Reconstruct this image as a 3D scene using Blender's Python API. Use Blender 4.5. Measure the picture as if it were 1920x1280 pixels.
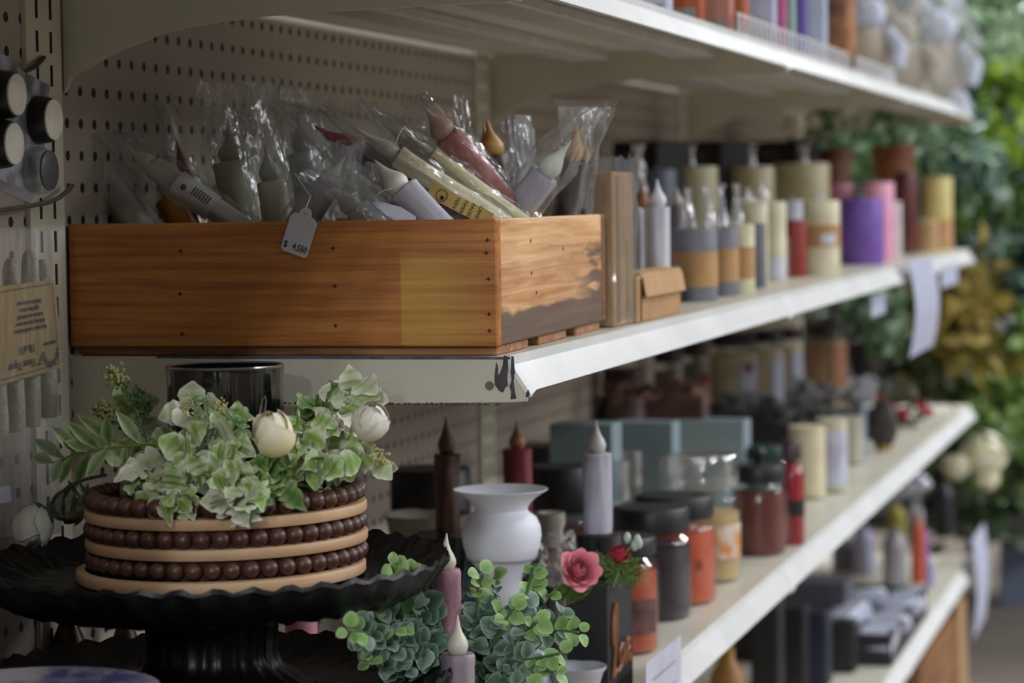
import bpy, math, random
from mathutils import Vector, Matrix, noise as NZ
for o in list(bpy.data.objects): bpy.data.objects.remove(o)
SC = bpy.context.scene
COL = SC.collection
PI = math.pi
# ------------------------------------------------------------------ camera
FPX, YAW, PIT, ROLL = 4827.9, .26875, .05459, -.01463
CAM = Vector((-1.85708, -.4977, .14693))
FW = Vector((math.cos(PIT)*math.cos(YAW), math.cos(PIT)*math.sin(YAW), -math.sin(PIT)))
R0 = Vector((math.sin(YAW), -math.cos(YAW), 0)); U0 = R0.cross(FW)
RT = math.cos(ROLL)*R0 + math.sin(ROLL)*U0
UP = -math.sin(ROLL)*R0 + math.cos(ROLL)*U0
cd = bpy.data.cameras.new('camera'); cam = bpy.data.objects.new('camera', cd); COL.objects.link(cam)
cam.matrix_world = Matrix.Translation(CAM) @ Matrix((RT, UP, -FW)).transposed().to_4x4()
cd.sensor_width = 36; cd.lens = FPX/1920*36; cd.clip_start = .05
cd.dof.use_dof = True; cd.dof.focus_distance = 1.93; cd.dof.aperture_fstop = 6.8
SC.camera = cam
# ------------------------------------------------------------------ exposure, world, lights
SC.view_settings.view_transform = 'Standard'; SC.view_settings.look = 'None'
SC.view_settings.gamma = 1; SC.view_settings.exposure = 0.0; SC.view_settings.use_curve_mapping = False
SC.cycles.transparent_max_bounces = 24; SC.cycles.max_bounces = 7; SC.cycles.sample_clamp_indirect = 4
w = bpy.data.worlds.new('world'); SC.world = w; w.use_nodes = True
w.node_tree.nodes['Background'].inputs[0].default_value = (.80, .84, 1, 1)
w.node_tree.nodes['Background'].inputs[1].default_value = .07
def area(name, loc, sx, sy, power, col=(.90, .93, 1), target=None):
    l = bpy.data.lights.new(name, 'AREA'); l.shape = 'RECTANGLE'; l.size = sx; l.size_y = sy
    l.energy = power; l.color = col
    o = bpy.data.objects.new(name, l); COL.objects.link(o); o.location = loc
    if target is not None:
        o.rotation_euler = (Vector(target)-Vector(loc)).to_track_quat('-Z', 'Y').to_euler()
    return o
CEIL = 2.05
for k, (x, y, p) in enumerate([(.9, -1.35, 14), (2.6, -1.35, 18), (4.3, -1.35, 22), (6.0, -1.1, 40), (-1.6, -1.6, 8), (-4.2, -1.35, 50), (-6.8, -.85, 200), (-9.4, -1.1, 330), (6.3, .9, 70), (4.9, .9, 70), (-2.4, .5, 4), (.6, -3.6, 60), (2.6, -3.6, 70), (4.9, -3.4, 100), (1.5, -6.6, 150), (4.5, -6.6, 200), (-1.8, -3.8, 30)]):
    area('ceiling_tube_light', (x, y, CEIL-.08), 1.2, .16 if y > -6 else 3.6, p)

# ------------------------------------------------------------------ pixel rays to points on real planes
def at(u, v, ax, val):
    r = FW + RT*((u-960)/FPX) - UP*((v-640)/FPX)
    return CAM + r*((val-CAM[ax])/r[ax])
def depth(P): return (Vector(P)-CAM).dot(FW)
def mpp(P): return depth(P)/FPX
def Xat(u, y, z):
    k = (u-960)/FPX; D = Vector((0, y-CAM.y, z-CAM.z)); q = RT - k*FW
    return CAM.x - D.dot(q)/q.x
def Zat(v, x, y):
    k = (640-v)/FPX; D = Vector((x-CAM.x, y-CAM.y, 0)); q = UP - k*FW
    return CAM.z - D.dot(q)/q.z
def by_base(uL, uR, vT, vB, zb):      # round thing whose front foot is seen
    uc = (uL+uR)/2; p = at(uc, vB, 2, zb)
    r = (uR-uL)/2*mpp(p); d = (p-CAM); d.z = 0; d.normalize(); p = p + d*r
    r = (uR-uL)/2*mpp(p)
    return p.x, p.y, r, Zat(vT, p.x, p.y)-zb
def by_y(uL, uR, vT, y, zb):          # round thing whose foot is hidden, standing y deep on the shelf
    uc = (uL+uR)/2; x = Xat(uc, y, zb+.04)
    z = Zat(vT, x, y); x = Xat(uc, y, (z+zb)/2)
    return x, y, (uR-uL)/2*mpp((x, y, zb)), Zat(vT, x, y)-zb

# ------------------------------------------------------------------ materials
def lin(h):
    c = [int(h[i:i+2], 16)/255 for i in (0, 2, 4)]
    return tuple((x/12.92 if x <= .04045 else ((x+.055)/1.055)**2.4) for x in c)+(1,)
MC = {}
def N(nt, t, **k):
    n = nt.nodes.new(t)
    for a, b in k.items(): setattr(n, a, b)
    return n
def mat(hexc, rough=.55, hex2=None, scale=30, bump=0, metal=0, coat=0, stretch=None, sss=0, bscale=None, dist=.002, spec=.5, ramp=(.35, .65)):
    key = (hexc, rough, hex2, scale, bump, metal, coat, stretch, sss, bscale, dist, spec, ramp)
    if key in MC: return MC[key]
    m = bpy.data.materials.new('surface_'+hexc); m.use_nodes = True; nt = m.node_tree; b = nt.nodes['Principled BSDF']
    c1 = lin(hexc); c2 = lin(hex2) if hex2 else tuple(x*.86 for x in c1[:3])+(1,)
    tc = N(nt, 'ShaderNodeTexCoord'); mp = N(nt, 'ShaderNodeMapping'); nt.links.new(tc.outputs['Object'], mp.inputs[0])
    if stretch: mp.inputs['Scale'].default_value = stretch
    no = N(nt, 'ShaderNodeTexNoise'); no.inputs['Scale'].default_value = scale; no.inputs['Detail'].default_value = 4
    nt.links.new(mp.outputs[0], no.inputs['Vector'])
    cr = N(nt, 'ShaderNodeValToRGB'); cr.color_ramp.elements[0].color = c1; cr.color_ramp.elements[1].color = c2
    cr.color_ramp.elements[0].position, cr.color_ramp.elements[1].position = ramp
    nt.links.new(no.outputs['Fac'], cr.inputs[0]); nt.links.new(cr.outputs[0], b.inputs['Base Color'])
    b.inputs['Roughness'].default_value = rough; b.inputs['Metallic'].default_value = metal
    b.inputs['Coat Weight'].default_value = coat; b.inputs['Coat Roughness'].default_value = .08
    b.inputs['Specular IOR Level'].default_value = spec
    if sss: b.inputs['Subsurface Weight'].default_value = sss; b.inputs['Subsurface Radius'].default_value = (.01, .007, .005)
    if bump:
        n2 = N(nt, 'ShaderNodeTexNoise'); n2.inputs['Scale'].default_value = bscale or scale*3; n2.inputs['Detail'].default_value = 3
        nt.links.new(mp.outputs[0], n2.inputs['Vector'])
        bp = N(nt, 'ShaderNodeBump'); bp.inputs['Strength'].default_value = bump; bp.inputs['Distance'].default_value = dist
        nt.links.new(n2.outputs['Fac'], bp.inputs['Height']); nt.links.new(bp.outputs[0], b.inputs['Normal'])
    MC[key] = m; return m
def clear(hexc='e8eef2', milk=.06, gl=.09, bump=.6, scale=60, rough=.12, stretch=(1, 1, .35)):
    key = ('clear', hexc, milk, gl, bump, scale, rough)
    if key in MC: return MC[key]
    m = bpy.data.materials.new('clear_'+hexc); m.use_nodes = True; nt = m.node_tree
    nt.nodes.remove(nt.nodes['Principled BSDF']); out = nt.nodes['Material Output']
    tr = N(nt, 'ShaderNodeBsdfTransparent'); tr.inputs[0].default_value = (.97, .98, .98, 1)
    g = N(nt, 'ShaderNodeBsdfGlossy'); g.inputs['Roughness'].default_value = rough
    d = N(nt, 'ShaderNodeBsdfDiffuse'); d.inputs[0].default_value = lin(hexc)
    lw = N(nt, 'ShaderNodeLayerWeight'); lw.inputs[0].default_value = .25
    ma = N(nt, 'ShaderNodeMath', operation='MULTIPLY_ADD'); ma.inputs[1].default_value = .45 if bump else .22; ma.inputs[2].default_value = gl
    nt.links.new(lw.outputs['Facing'], ma.inputs[0])
    mx = N(nt, 'ShaderNodeMixShader'); mx.inputs[0].default_value = milk
    nt.links.new(tr.outputs[0], mx.inputs[1]); nt.links.new(d.outputs[0], mx.inputs[2])
    m2 = N(nt, 'ShaderNodeMixShader'); nt.links.new(ma.outputs[0], m2.inputs[0])
    nt.links.new(mx.outputs[0], m2.inputs[1]); nt.links.new(g.outputs[0], m2.inputs[2]); nt.links.new(m2.outputs[0], out.inputs[0])
    if bump:
        tc = N(nt, 'ShaderNodeTexCoord'); mp = N(nt, 'ShaderNodeMapping'); mp.inputs['Scale'].default_value = stretch
        nt.links.new(tc.outputs['Object'], mp.inputs[0])
        no = N(nt, 'ShaderNodeTexNoise'); no.inputs['Scale'].default_value = scale; no.inputs['Detail'].default_value = 2; nt.links.new(mp.outputs[0], no.inputs['Vector'])
        bp = N(nt, 'ShaderNodeBump'); bp.inputs['Strength'].default_value = bump; bp.inputs['Distance'].default_value = .01
        nt.links.new(no.outputs['Fac'], bp.inputs['Height'])
        for s in (g, lw): nt.links.new(bp.outputs[0], s.inputs['Normal'])
    MC[key] = m; return m
def leafmat(h1, h2, rough=.5, noise=.35, scale=60):     # h1 heart of the leaf, h2 its variegated margin
    key = ('leaf', h1, h2, rough, noise)
    if key in MC: return MC[key]
    m = bpy.data.materials.new('leaf_'+h1); m.use_nodes = True; nt = m.node_tree; b = nt.nodes['Principled BSDF']
    a = N(nt, 'ShaderNodeAttribute'); a.attribute_name = 'margin'
    tc = N(nt, 'ShaderNodeTexCoord'); no = N(nt, 'ShaderNodeTexNoise'); no.inputs['Scale'].default_value = scale
    nt.links.new(tc.outputs['Object'], no.inputs['Vector'])
    ad = N(nt, 'ShaderNodeMath', operation='MULTIPLY_ADD'); ad.inputs[1].default_value = noise*3; ad.inputs[2].default_value = -noise*1.5
    nt.links.new(no.outputs['Fac'], ad.inputs[0])
    s = N(nt, 'ShaderNodeMath', operation='ADD', use_clamp=True); nt.links.new(a.outputs['Fac'], s.inputs[0]); nt.links.new(ad.outputs[0], s.inputs[1])
    mx = N(nt, 'ShaderNodeMix', data_type='RGBA'); nt.links.new(s.outputs[0], mx.inputs[0])
    mx.inputs[6].default_value = lin(h1); mx.inputs[7].default_value = lin(h2)
    nt.links.new(mx.outputs[2], b.inputs['Base Color']); b.inputs['Roughness'].default_value = rough
    b.inputs['Subsurface Weight'].default_value = 0
    MC[key] = m; return m
def woodmat(dark, light, axis, fine=1.0, patch=None, stain=None, rough=.55):
    m = bpy.data.materials.new('wood'); m.use_nodes = True; nt = m.node_tree; b = nt.nodes['Principled BSDF']; L = nt.links.new
    tc = N(nt, 'ShaderNodeTexCoord'); mp = N(nt, 'ShaderNodeMapping'); L(tc.outputs['Object'], mp.inputs[0])
    s = [95*fine]*3; s[axis] = 3.2*fine; mp.inputs['Scale'].default_value = s
    n1 = N(nt, 'ShaderNodeTexNoise'); n1.inputs['Scale'].default_value = 1.6; n1.inputs['Detail'].default_value = 6; n1.inputs['Roughness'].default_value = .62; n1.inputs['Distortion'].default_value = .6
    L(mp.outputs[0], n1.inputs['Vector'])
    cr = N(nt, 'ShaderNodeValToRGB'); e = cr.color_ramp.elements; e[0].position = .34; e[0].color = lin(dark); e[1].position = .62; e[1].color = lin(light)
    L(n1.outputs['Fac'], cr.inputs[0]); col = cr.outputs[0]
    mp3 = N(nt, 'ShaderNodeMapping'); L(tc.outputs['Object'], mp3.inputs[0]); s3 = [22]*3; s3[axis] = 5; mp3.inputs['Scale'].default_value = s3
    n3 = N(nt, 'ShaderNodeTexNoise'); n3.inputs['Scale'].default_value = 1.2; n3.inputs['Detail'].default_value = 5; L(mp3.outputs[0], n3.inputs['Vector'])
    mb_ = N(nt, 'ShaderNodeMix', data_type='RGBA', blend_type='MULTIPLY'); mb_.inputs[0].default_value = .55
    cr3 = N(nt, 'ShaderNodeValToRGB'); cr3.color_ramp.elements[0].position = .36; cr3.color_ramp.elements[0].color = (.62, .52, .45, 1); cr3.color_ramp.elements[1].position = .56; cr3.color_ramp.elements[1].color = (1, 1, 1, 1)
    L(n3.outputs['Fac'], cr3.inputs[0]); L(col, mb_.inputs[6]); L(cr3.outputs[0], mb_.inputs[7]); col = mb_.outputs[2]
    sp = N(nt, 'ShaderNodeSeparateXYZ'); L(tc.outputs['Object'], sp.inputs[0])
    def mixin(fac, hexc):
        nonlocal col
        q = N(nt, 'ShaderNodeMix', data_type='RGBA'); L(fac, q.inputs[0]); L(col, q.inputs[6]); q.inputs[7].default_value = lin(hexc); col = q.outputs[2]
    def M2(op, a, bb, cl=False, c=None):
        q = N(nt, 'ShaderNodeMath', operation=op, use_clamp=cl)
        for i, x in enumerate((a, bb, c)):
            if x is None: continue
            if isinstance(x, (int, float)): q.inputs[i].default_value = x
            else: L(x, q.inputs[i])
        return q.outputs[0]
    if patch:      # old sun-bleached rectangle on the varnish: (axis coordinate limits, z limit, colour)
        y0, y1, z1, hx = patch
        a = M2('LESS_THAN', sp.outputs[1], y1)
        fade = M2('MULTIPLY', M2('SUBTRACT', sp.outputs[1], y0), 1/(y1-y0)*1.6, True)
        zz = M2('MULTIPLY', M2('SUBTRACT', z1, sp.outputs[2]), 60, True)
        grain = M2('MULTIPLY_ADD', n1.outputs['Fac'], .9, True, .1)
        mixin(M2('MULTIPLY', M2('MULTIPLY', M2('MULTIPLY', a, fade), zz), grain), hx)
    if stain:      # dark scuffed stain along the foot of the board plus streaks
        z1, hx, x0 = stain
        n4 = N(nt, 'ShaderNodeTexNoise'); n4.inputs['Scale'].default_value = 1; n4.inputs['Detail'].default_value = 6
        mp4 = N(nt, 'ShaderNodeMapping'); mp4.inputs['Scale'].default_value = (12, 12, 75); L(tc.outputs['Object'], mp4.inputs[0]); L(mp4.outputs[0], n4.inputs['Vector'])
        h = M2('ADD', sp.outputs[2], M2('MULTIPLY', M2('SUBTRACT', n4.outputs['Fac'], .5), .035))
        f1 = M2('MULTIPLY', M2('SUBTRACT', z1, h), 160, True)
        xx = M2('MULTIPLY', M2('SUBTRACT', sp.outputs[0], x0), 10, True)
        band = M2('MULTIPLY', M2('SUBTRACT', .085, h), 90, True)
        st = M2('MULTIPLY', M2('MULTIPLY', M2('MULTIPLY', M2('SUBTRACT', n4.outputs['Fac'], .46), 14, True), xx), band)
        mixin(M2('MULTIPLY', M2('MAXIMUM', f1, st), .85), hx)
    L(col, b.inputs['Base Color']); b.inputs['Roughness'].default_value = rough
    bp = N(nt, 'ShaderNodeBump'); bp.inputs['Strength'].default_value = .25; bp.inputs['Distance'].default_value = .001
    L(n1.outputs['Fac'], bp.inputs['Height']); L(bp.outputs[0], b.inputs['Normal'])
    return m
def pegmat():
    m = bpy.data.materials.new('pegboard'); m.use_nodes = True; nt = m.node_tree; b = nt.nodes['Principled BSDF']; L = nt.links.new
    tc = N(nt, 'ShaderNodeTexCoord'); sp = N(nt, 'ShaderNodeSeparateXYZ'); L(tc.outputs['Object'], sp.inputs[0])
    def M2(op, a, bb, cl=False):
        q = N(nt, 'ShaderNodeMath', operation=op, use_clamp=cl)
        for i, x in enumerate((a, bb)):
            if isinstance(x, (int, float)): q.inputs[i].default_value = x
            else: L(x, q.inputs[i])
        return q.outputs[0]
    def cell(o, off): return M2('SUBTRACT', M2('MULTIPLY', M2('FRACT', M2('DIVIDE', M2('SUBTRACT', o, off), .0254), 0), .0254), .0127)
    dx = cell(sp.outputs[0], .0015-.0127); dz = cell(sp.outputs[2], .31427-.0127)
    r = M2('SQRT', M2('ADD', M2('MULTIPLY', dx, dx), M2('MULTIPLY', dz, dz)), 0)
    f = M2('MULTIPLY', M2('SUBTRACT', .0041, r), 2500, True)
    no = N(nt, 'ShaderNodeTexNoise'); no.inputs['Scale'].default_value = 9; L(tc.outputs['Object'], no.inputs['Vector'])
    c0 = N(nt, 'ShaderNodeMix', data_type='RGBA'); L(no.outputs['Fac'], c0.inputs[0]); c0.inputs[6].default_value = lin('aca093'); c0.inputs[7].default_value = lin('9c9085')
    mx = N(nt, 'ShaderNodeMix', data_type='RGBA'); L(f, mx.inputs[0]); L(c0.outputs[2], mx.inputs[6]); mx.inputs[7].default_value = lin('0c0806')
    L(mx.outputs[2], b.inputs['Base Color']); b.inputs['Roughness'].default_value = .6
    bp = N(nt, 'ShaderNodeBump'); bp.invert = True; bp.inputs['Distance'].default_value = .003; L(f, bp.inputs['Height']); L(bp.outputs[0], b.inputs['Normal'])
    return m

# ------------------------------------------------------------------ mesh builder
class MB:
    lo = False
    def __init__(s): s.v = []; s.f = []; s.mi = []; s.cur = 0; s.M = Matrix(); s.at = []; s.a = 0.0
    def V(s, p, a=None):
        s.v.append(tuple(s.M @ Vector(p))); s.at.append(s.a if a is None else a); return len(s.v)-1
    def F(s, *i): s.f.append(i); s.mi.append(s.cur)
    def box(s, x0, x1, y0, y1, z0, z1, bev=0):
        if bev:
            b = min(bev, (x1-x0)/3, (y1-y0)/3, (z1-z0)/3)
            rings = []
            for z, k in ((z0, b), (z0+b, 0), (z1-b, 0), (z1, b)):
                q = [(x0+k+ (0 if k else b), y0+k), (x1-k-(0 if k else b), y0+k), (x1-k, y0+k+(0 if k else b)), (x1-k, y1-k-(0 if k else b)),
                     (x1-k-(0 if k else b), y1-k), (x0+k+(0 if k else b), y1-k), (x0+k, y1-k-(0 if k else b)), (x0+k, y0+k+(0 if k else b))]
                rings.append([s.V((a, c, z)) for a, c in q])
            for r1, r2 in zip(rings, rings[1:]):
                for i in range(8): s.F(r1[i], r1[(i+1) % 8], r2[(i+1) % 8], r2[i])
            s.F(*rings[0][::-1]); s.F(*rings[-1]); return s
        n = [s.V(p) for p in ((x0, y0, z0), (x1, y0, z0), (x1, y1, z0), (x0, y1, z0), (x0, y0, z1), (x1, y0, z1), (x1, y1, z1), (x0, y1, z1))]
        for q in ((3, 2, 1, 0), (4, 5, 6, 7), (0, 1, 5, 4), (1, 2, 6, 5), (2, 3, 7, 6), (3, 0, 4, 7)): s.F(*[n[i] for i in q])
        return s
    def lathe(s, prof, n=32, wob=None, flute=0, nf=0, cap=True):
        R = []
        for k, (r, z) in enumerate(prof):
            ring = []
            for i in range(n):
                a = 2*PI*i/n; rr = r
                if flute and r > .003: rr = r*(1+flute*math.cos(nf*a))
                if wob: rr = rr*(1+wob[0]*(NZ.noise(Vector((math.cos(a)*wob[1]+wob[2], math.sin(a)*wob[1], z*wob[3])))))
                ring.append(s.V((rr*math.cos(a), rr*math.sin(a), z)))
            R.append(ring)
        for A, B in zip(R, R[1:]):
            for i in range(n): s.F(A[i], A[(i+1) % n], B[(i+1) % n], B[i])
        if cap:
            if prof[0][0] > 1e-5: s.F(*R[0][::-1])
            if prof[-1][0] > 1e-5: s.F(*R[-1])
        return s
    def tube(s, pts, rad, n=8, cap=True):
        pts = [Vector(p) for p in pts]
        if not isinstance(rad, (list, tuple)): rad = [rad]*len(pts)
        prev = None; R = []
        for i, p in enumerate(pts):
            t = (pts[min(i+1, len(pts)-1)]-pts[max(i-1, 0)])
            if t.length < 1e-9: t = Vector((0, 0, 1))
            t.normalize()
            if prev is None: prev = t.orthogonal().normalized()
            x = (prev - t*prev.dot(t)); x = x.normalized() if x.length > 1e-6 else t.orthogonal().normalized(); y = t.cross(x); prev = x
            R.append([s.V(p + (x*math.cos(2*PI*k/n)+y*math.sin(2*PI*k/n))*rad[i]) for k in range(n)])
        for A, B in zip(R, R[1:]):
            for i in range(n): s.F(A[i], A[(i+1) % n], B[(i+1) % n], B[i])
        if cap: s.F(*R[0][::-1]); s.F(*R[-1])
        return s
    def ball(s, c, r, n=12, m=8, sc=(1, 1, 1), bumpy=0):
        c = Vector(c); R = []
        for j in range(m+1):
            ph = PI*j/m; rn = []
            for i in range(n):
                th = 2*PI*i/n; d = Vector((math.sin(ph)*math.cos(th), math.sin(ph)*math.sin(th), -math.cos(ph)))
                k = 1 + (bumpy*NZ.noise(d*3+c*50) if bumpy else 0)
                rn.append(s.V(c+Vector((d.x*sc[0], d.y*sc[1], d.z*sc[2]))*r*k))
            R.append(rn)
        for A, B in zip(R, R[1:]):
            for i in range(n): s.F(A[i], A[(i+1) % n], B[(i+1) % n], B[i])
        return s
    def ext(s, poly, ax, a0, a1):       # polygon in the two other axes, extruded along ax
        def P(q, t): q = list(q); q.insert(ax, t); return q
        A = [s.V(P(q, a0)) for q in poly]; B = [s.V(P(q, a1)) for q in poly]; n = len(poly)
        s.F(*A[::-1]); s.F(*B)
        for i in range(n): s.F(A[i], A[(i+1) % n], B[(i+1) % n], B[i])
        return s
    def leaf(s, p, d, nrm, ln, wd, kind='oval', bend=.25, fold=.15):
        p = Vector(p); d = Vector(d).normalized(); nrm = Vector(nrm); sd = d.cross(nrm)
        if sd.length < 1e-4: sd = d.orthogonal()
        sd.normalize(); nn = sd.cross(d).normalized(); K = 6; rows = []
        prof = {'oval': [.12, .72, .98, 1, .72, .08], 'round': [.35, .9, 1.05, 1, .75, .25], 'lance': [.15, .6, .95, .85, .5, .02],
                'ivy': [.5, 1.15, .75, .95, .45, .05]}[kind]
        K = 6 if kind in ('round', 'lance') or s.lo else 11
        for k in range(K):
            t = k/(K-1); c = p + d*ln*t + nn*(-bend*ln*t*t + .06*ln*math.sin(t*PI)); q_ = t*5; i_ = min(4, int(q_)); hw = wd/2*(prof[i_]+(prof[i_+1]-prof[i_])*(q_-i_))
            if K > 6: hw *= 1+.10*(k % 2)-.03; c = c + nn*ln*.05*math.sin(k*1.9+ln*4000)
            e = 0 if 0 < k < K-1 else .6
            rows.append([s.V(c-sd*hw+nn*fold*hw, .95), s.V(c-sd*hw*.55+nn*fold*hw*.3, .35+e*.5), s.V(c, e*.6),
                         s.V(c+sd*hw*.55+nn*fold*hw*.3, .35+e*.5), s.V(c+sd*hw+nn*fold*hw, .95)])
        for A, B in zip(rows, rows[1:]):
            for i in range(4): s.F(A[i], A[i+1], B[i+1], B[i])
        return s
    def build(s, name, m, parent=None, smooth=True, loc=None, ang=40):
        me = bpy.data.meshes.new(name); me.from_pydata(s.v, [], s.f)
        ms = m if isinstance(m, (list, tuple)) else [m]
        for q in ms: me.materials.append(q)
        if len(ms) > 1: me.polygons.foreach_set('material_index', s.mi)
        at_ = me.attributes.new('margin', 'FLOAT', 'POINT'); at_.data.foreach_set('value', s.at)
        me.polygons.foreach_set('use_smooth', [smooth]*len(s.f))
        if smooth:
            me.set_sharp_from_angle(angle=math.radians(110 if name in ('leaf_cluster', 'leaf_spray', 'leaves', 'young_leaves', 'foliage', 'dark_leaves') else ang))
        me.update()
        o = bpy.data.objects.new(name, me); COL.objects.link(o)
        if parent: o.parent = parent
        if loc is not None: o.location = loc
        return o
def tag(o, label=None, cat=None, group=None, kind=None):
    if label: o['label'] = label
    if cat: o['category'] = cat
    if group: o['group'] = group
    if kind: o['kind'] = kind
    return o
def thing(name, label, cat, loc=(0, 0, 0), rz=0, group=None):
    o = bpy.data.objects.new(name, None); o.empty_display_size = .02; COL.objects.link(o)
    o.location = loc; o.rotation_euler = (0, 0, rz); return tag(o, label, cat, group)
def copy_tree(o, loc, rz=None, label=None, group=None):
    c = o.copy(); COL.objects.link(c); c.location = loc
    if rz is not None: c.rotation_euler = (0, 0, rz)
    if label: c['label'] = label
    if group: c['group'] = group
    for ch in list(o.children):
        d = ch.copy(); COL.objects.link(d); d.parent = c
        for g in list(ch.children):
            e = g.copy(); COL.objects.link(e); e.parent = d
    return c
def text(body, size, M, m, parent, name='lettering', shear=0, depth=.0003, align='CENTER'):
    cu = bpy.data.curves.new(name, 'FONT'); cu.body = body; cu.size = size; cu.align_x = align; cu.align_y = 'CENTER'; cu.extrude = depth; cu.shear = shear
    o = bpy.data.objects.new(name, cu); COL.objects.link(o)
    me = bpy.data.meshes.new_from_object(o); bpy.data.objects.remove(o)
    me.transform(M); me.materials.clear(); me.materials.append(m); me.name = name
    q = bpy.data.objects.new(name, me); COL.objects.link(q); q.parent = parent; return q
FACE_X = Matrix(((0, 0, -1, 0), (-1, 0, 0, 0), (0, 1, 0, 0), (0, 0, 0, 1)))     # text facing -X
FACE_Y = Matrix(((1, 0, 0, 0), (0, 0, -1, 0), (0, 1, 0, 0), (0, 0, 0, 1)))      # text facing -Y

METAL = mat('cfcbb9', .38, 'c6c2b0', 12, .05, spec=.5)
METALW = mat('dedfdc', .35, 'd4d6d2', 14, .03)
CHIP = mat('2e3040', .6, '4a4648', 80)
WIRE = mat('3a3836', .35, metal=.8)
IVORY = mat('cfc7a8', .45, 'c4bb9a', 20, .1)
INK = mat('2a2622', .8)
# ------------------------------------------------------------------ the room
floor = MB().box(-12, 11, -9, 5, -1.04, -1.0).build('floor', mat('8f8578', .45, '7d7468', 3, .05), smooth=False); tag(floor, kind='structure')
ceil = MB().box(-12, 11, -9, 5, CEIL, CEIL+.05).build('ceiling', mat('c8c8c4', .8), smooth=False); tag(ceil, kind='structure')
wf = MB().box(9.5, 9.6, -4, 5, -1.0, CEIL).build('wall_far', mat('4c4a46', .8, '3a3a38', 4), smooth=False); tag(wf, kind='structure')
wl = MB().box(-12, 9.5, 2.4, 2.5, -1.0, CEIL).build('wall_left', mat('5d5852', .8), smooth=False); tag(wl, kind='structure')
tag(MB().box(-12, 11, -9.1, -9.0, -1.0, CEIL).build('wall_right', mat('a8a49c', .8), smooth=False), kind='structure')
# ------------------------------------------------------------------ gondola shelving
BAY = 1.2192; DEEP = .373
PEG = pegmat()
for i in range(-1, 3):
    x0 = i*BAY-.045 + .03; x1 = (i+1)*BAY-.045 - .03
    p = MB().box(x0, x1, DEEP, DEEP+.008, -.95, 1.1).build('pegboard_panel', PEG, smooth=False)
    tag(p, ['taupe pegboard panel at the near left, hung with hook packs', 'taupe pegboard panel behind the wooden crate',
            'taupe pegboard panel in the middle run behind black boxes', 'taupe pegboard panel at the far end of the run'][i+1], 'pegboard')
for i in range(0, 4):
    x = i*BAY-.045
    u = thing('shelf_upright', ['slotted beige steel upright beside the near hook packs', 'slotted beige upright behind the first shelf joint',
              'slotted beige upright behind the second shelf joint', 'slotted beige upright at the far end of the shelving'][i], 'upright', (x, DEEP, -1))
    MB().box(-.03, .03, -.004, .03, 0, 2.1).build('post', METAL, u, smooth=False)
    s = MB()
    for dx in (-.012, .012):
        s = MB()
        for k in range(60): s.box(dx-.0017, dx+.0017, -.0046, -.0035, .3+k*.0254*1.0, .3+k*.0254+.016)
        s.build('slot_row', mat('14100d', .8), u, smooth=False)
# bracket outline in (y, z) measured down from the lip foot
BR = [(.012, -.0036), (.143, -.006), (.203, -.008), (.238, -.011), (.269, -.015), (.291, -.019), (.307, -.025), (.322, -.03), (.341, -.038), (.359, -.047), (.366, -.05), (.3715, -.062), (.3715, .0282), (.0162, .0282), (.0165, .0235), (.0012, .0012), (.0022, -.003)]
LIP = [(.3, .0285), (.3, .033), (.0145, .033), (.0125, .0318), (.0125, .0235), (.0, .0015), (.0005, 0), (.004, 0), (.006, .0015), (.0155, .0225), (.0155, .0285)]
LEV = {'top': .298, 'middle': 0.0, 'lower': -.330, 'bottom': -.652}
def shelf(level, i, label):
    z = LEV[level]; x0 = i*BAY; t = thing('gondola_shelf', label, 'shelf', (x0, 0, z))
    L = BAY-.003
    MB().box(0, L, .0155, DEEP-.006, .0285, .0300).build('deck', METAL, t, smooth=False)
    lip = MB(); a = lip
    fr = [(.0170, .0302), (.0158, .0312), (.0145, .0306), (.0142, .0240), (-.0002, .0022), (.0, .0002), (.003, 0), (.006, .003), (.0160, .0230)]
    A = [a.V((0, y, zz)) for y, zz in fr]; B = [a.V((.003, y, zz)) for y, zz in fr]
    fr2 = [(y, max(zz, .0045) if zz < .006 else zz) for y, zz in fr]
    C_ = [a.V((.018, y, zz)) for y, zz in fr2]; D = [a.V((L-.02, y, zz)) for y, zz in fr2]; E_ = [a.V((L, y, zz)) for y, zz in fr]
    n = len(fr)
    for P, Q in ((A, B), (B, C_), (C_, D), (D, E_)):
        for k in range(n): a.F(P[k], P[(k+1) % n], Q[(k+1) % n], Q[k])
    a.F(*A[::-1]); a.F(*E_)
    lip.build('front_lip', METALW, t, ang=25)
    br = MB().ext(BR, 0, -.0025, -.0004)
    br.cur = 0; b1 = br.build('end_bracket', METAL, t, smooth=False)
    if i == 0 or level in ('lower', 'bottom'):
        h = MB(); h.M = Matrix.Translation((-.0027, .031, .0085)) @ Matrix.Rotation(-PI/2, 4, 'Y')
        h.lathe([(.0034, 0), (.0034, .0003)], 20); h.build('bolt_hole', mat('6f6a58', .6), b1)
    MB().ext(BR, 0, L-.0022, L-.0002).build('end_bracket', METAL, t, smooth=False)
    for y0 in (.085, .215):
        MB().box(.02, L-.02, y0, y0+.05, .0165, .0284, .002).build('stiffener', mat('b4b2ad', .5), t, smooth=False)
    return t
TH = ['near', 'middle', 'far']
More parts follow.
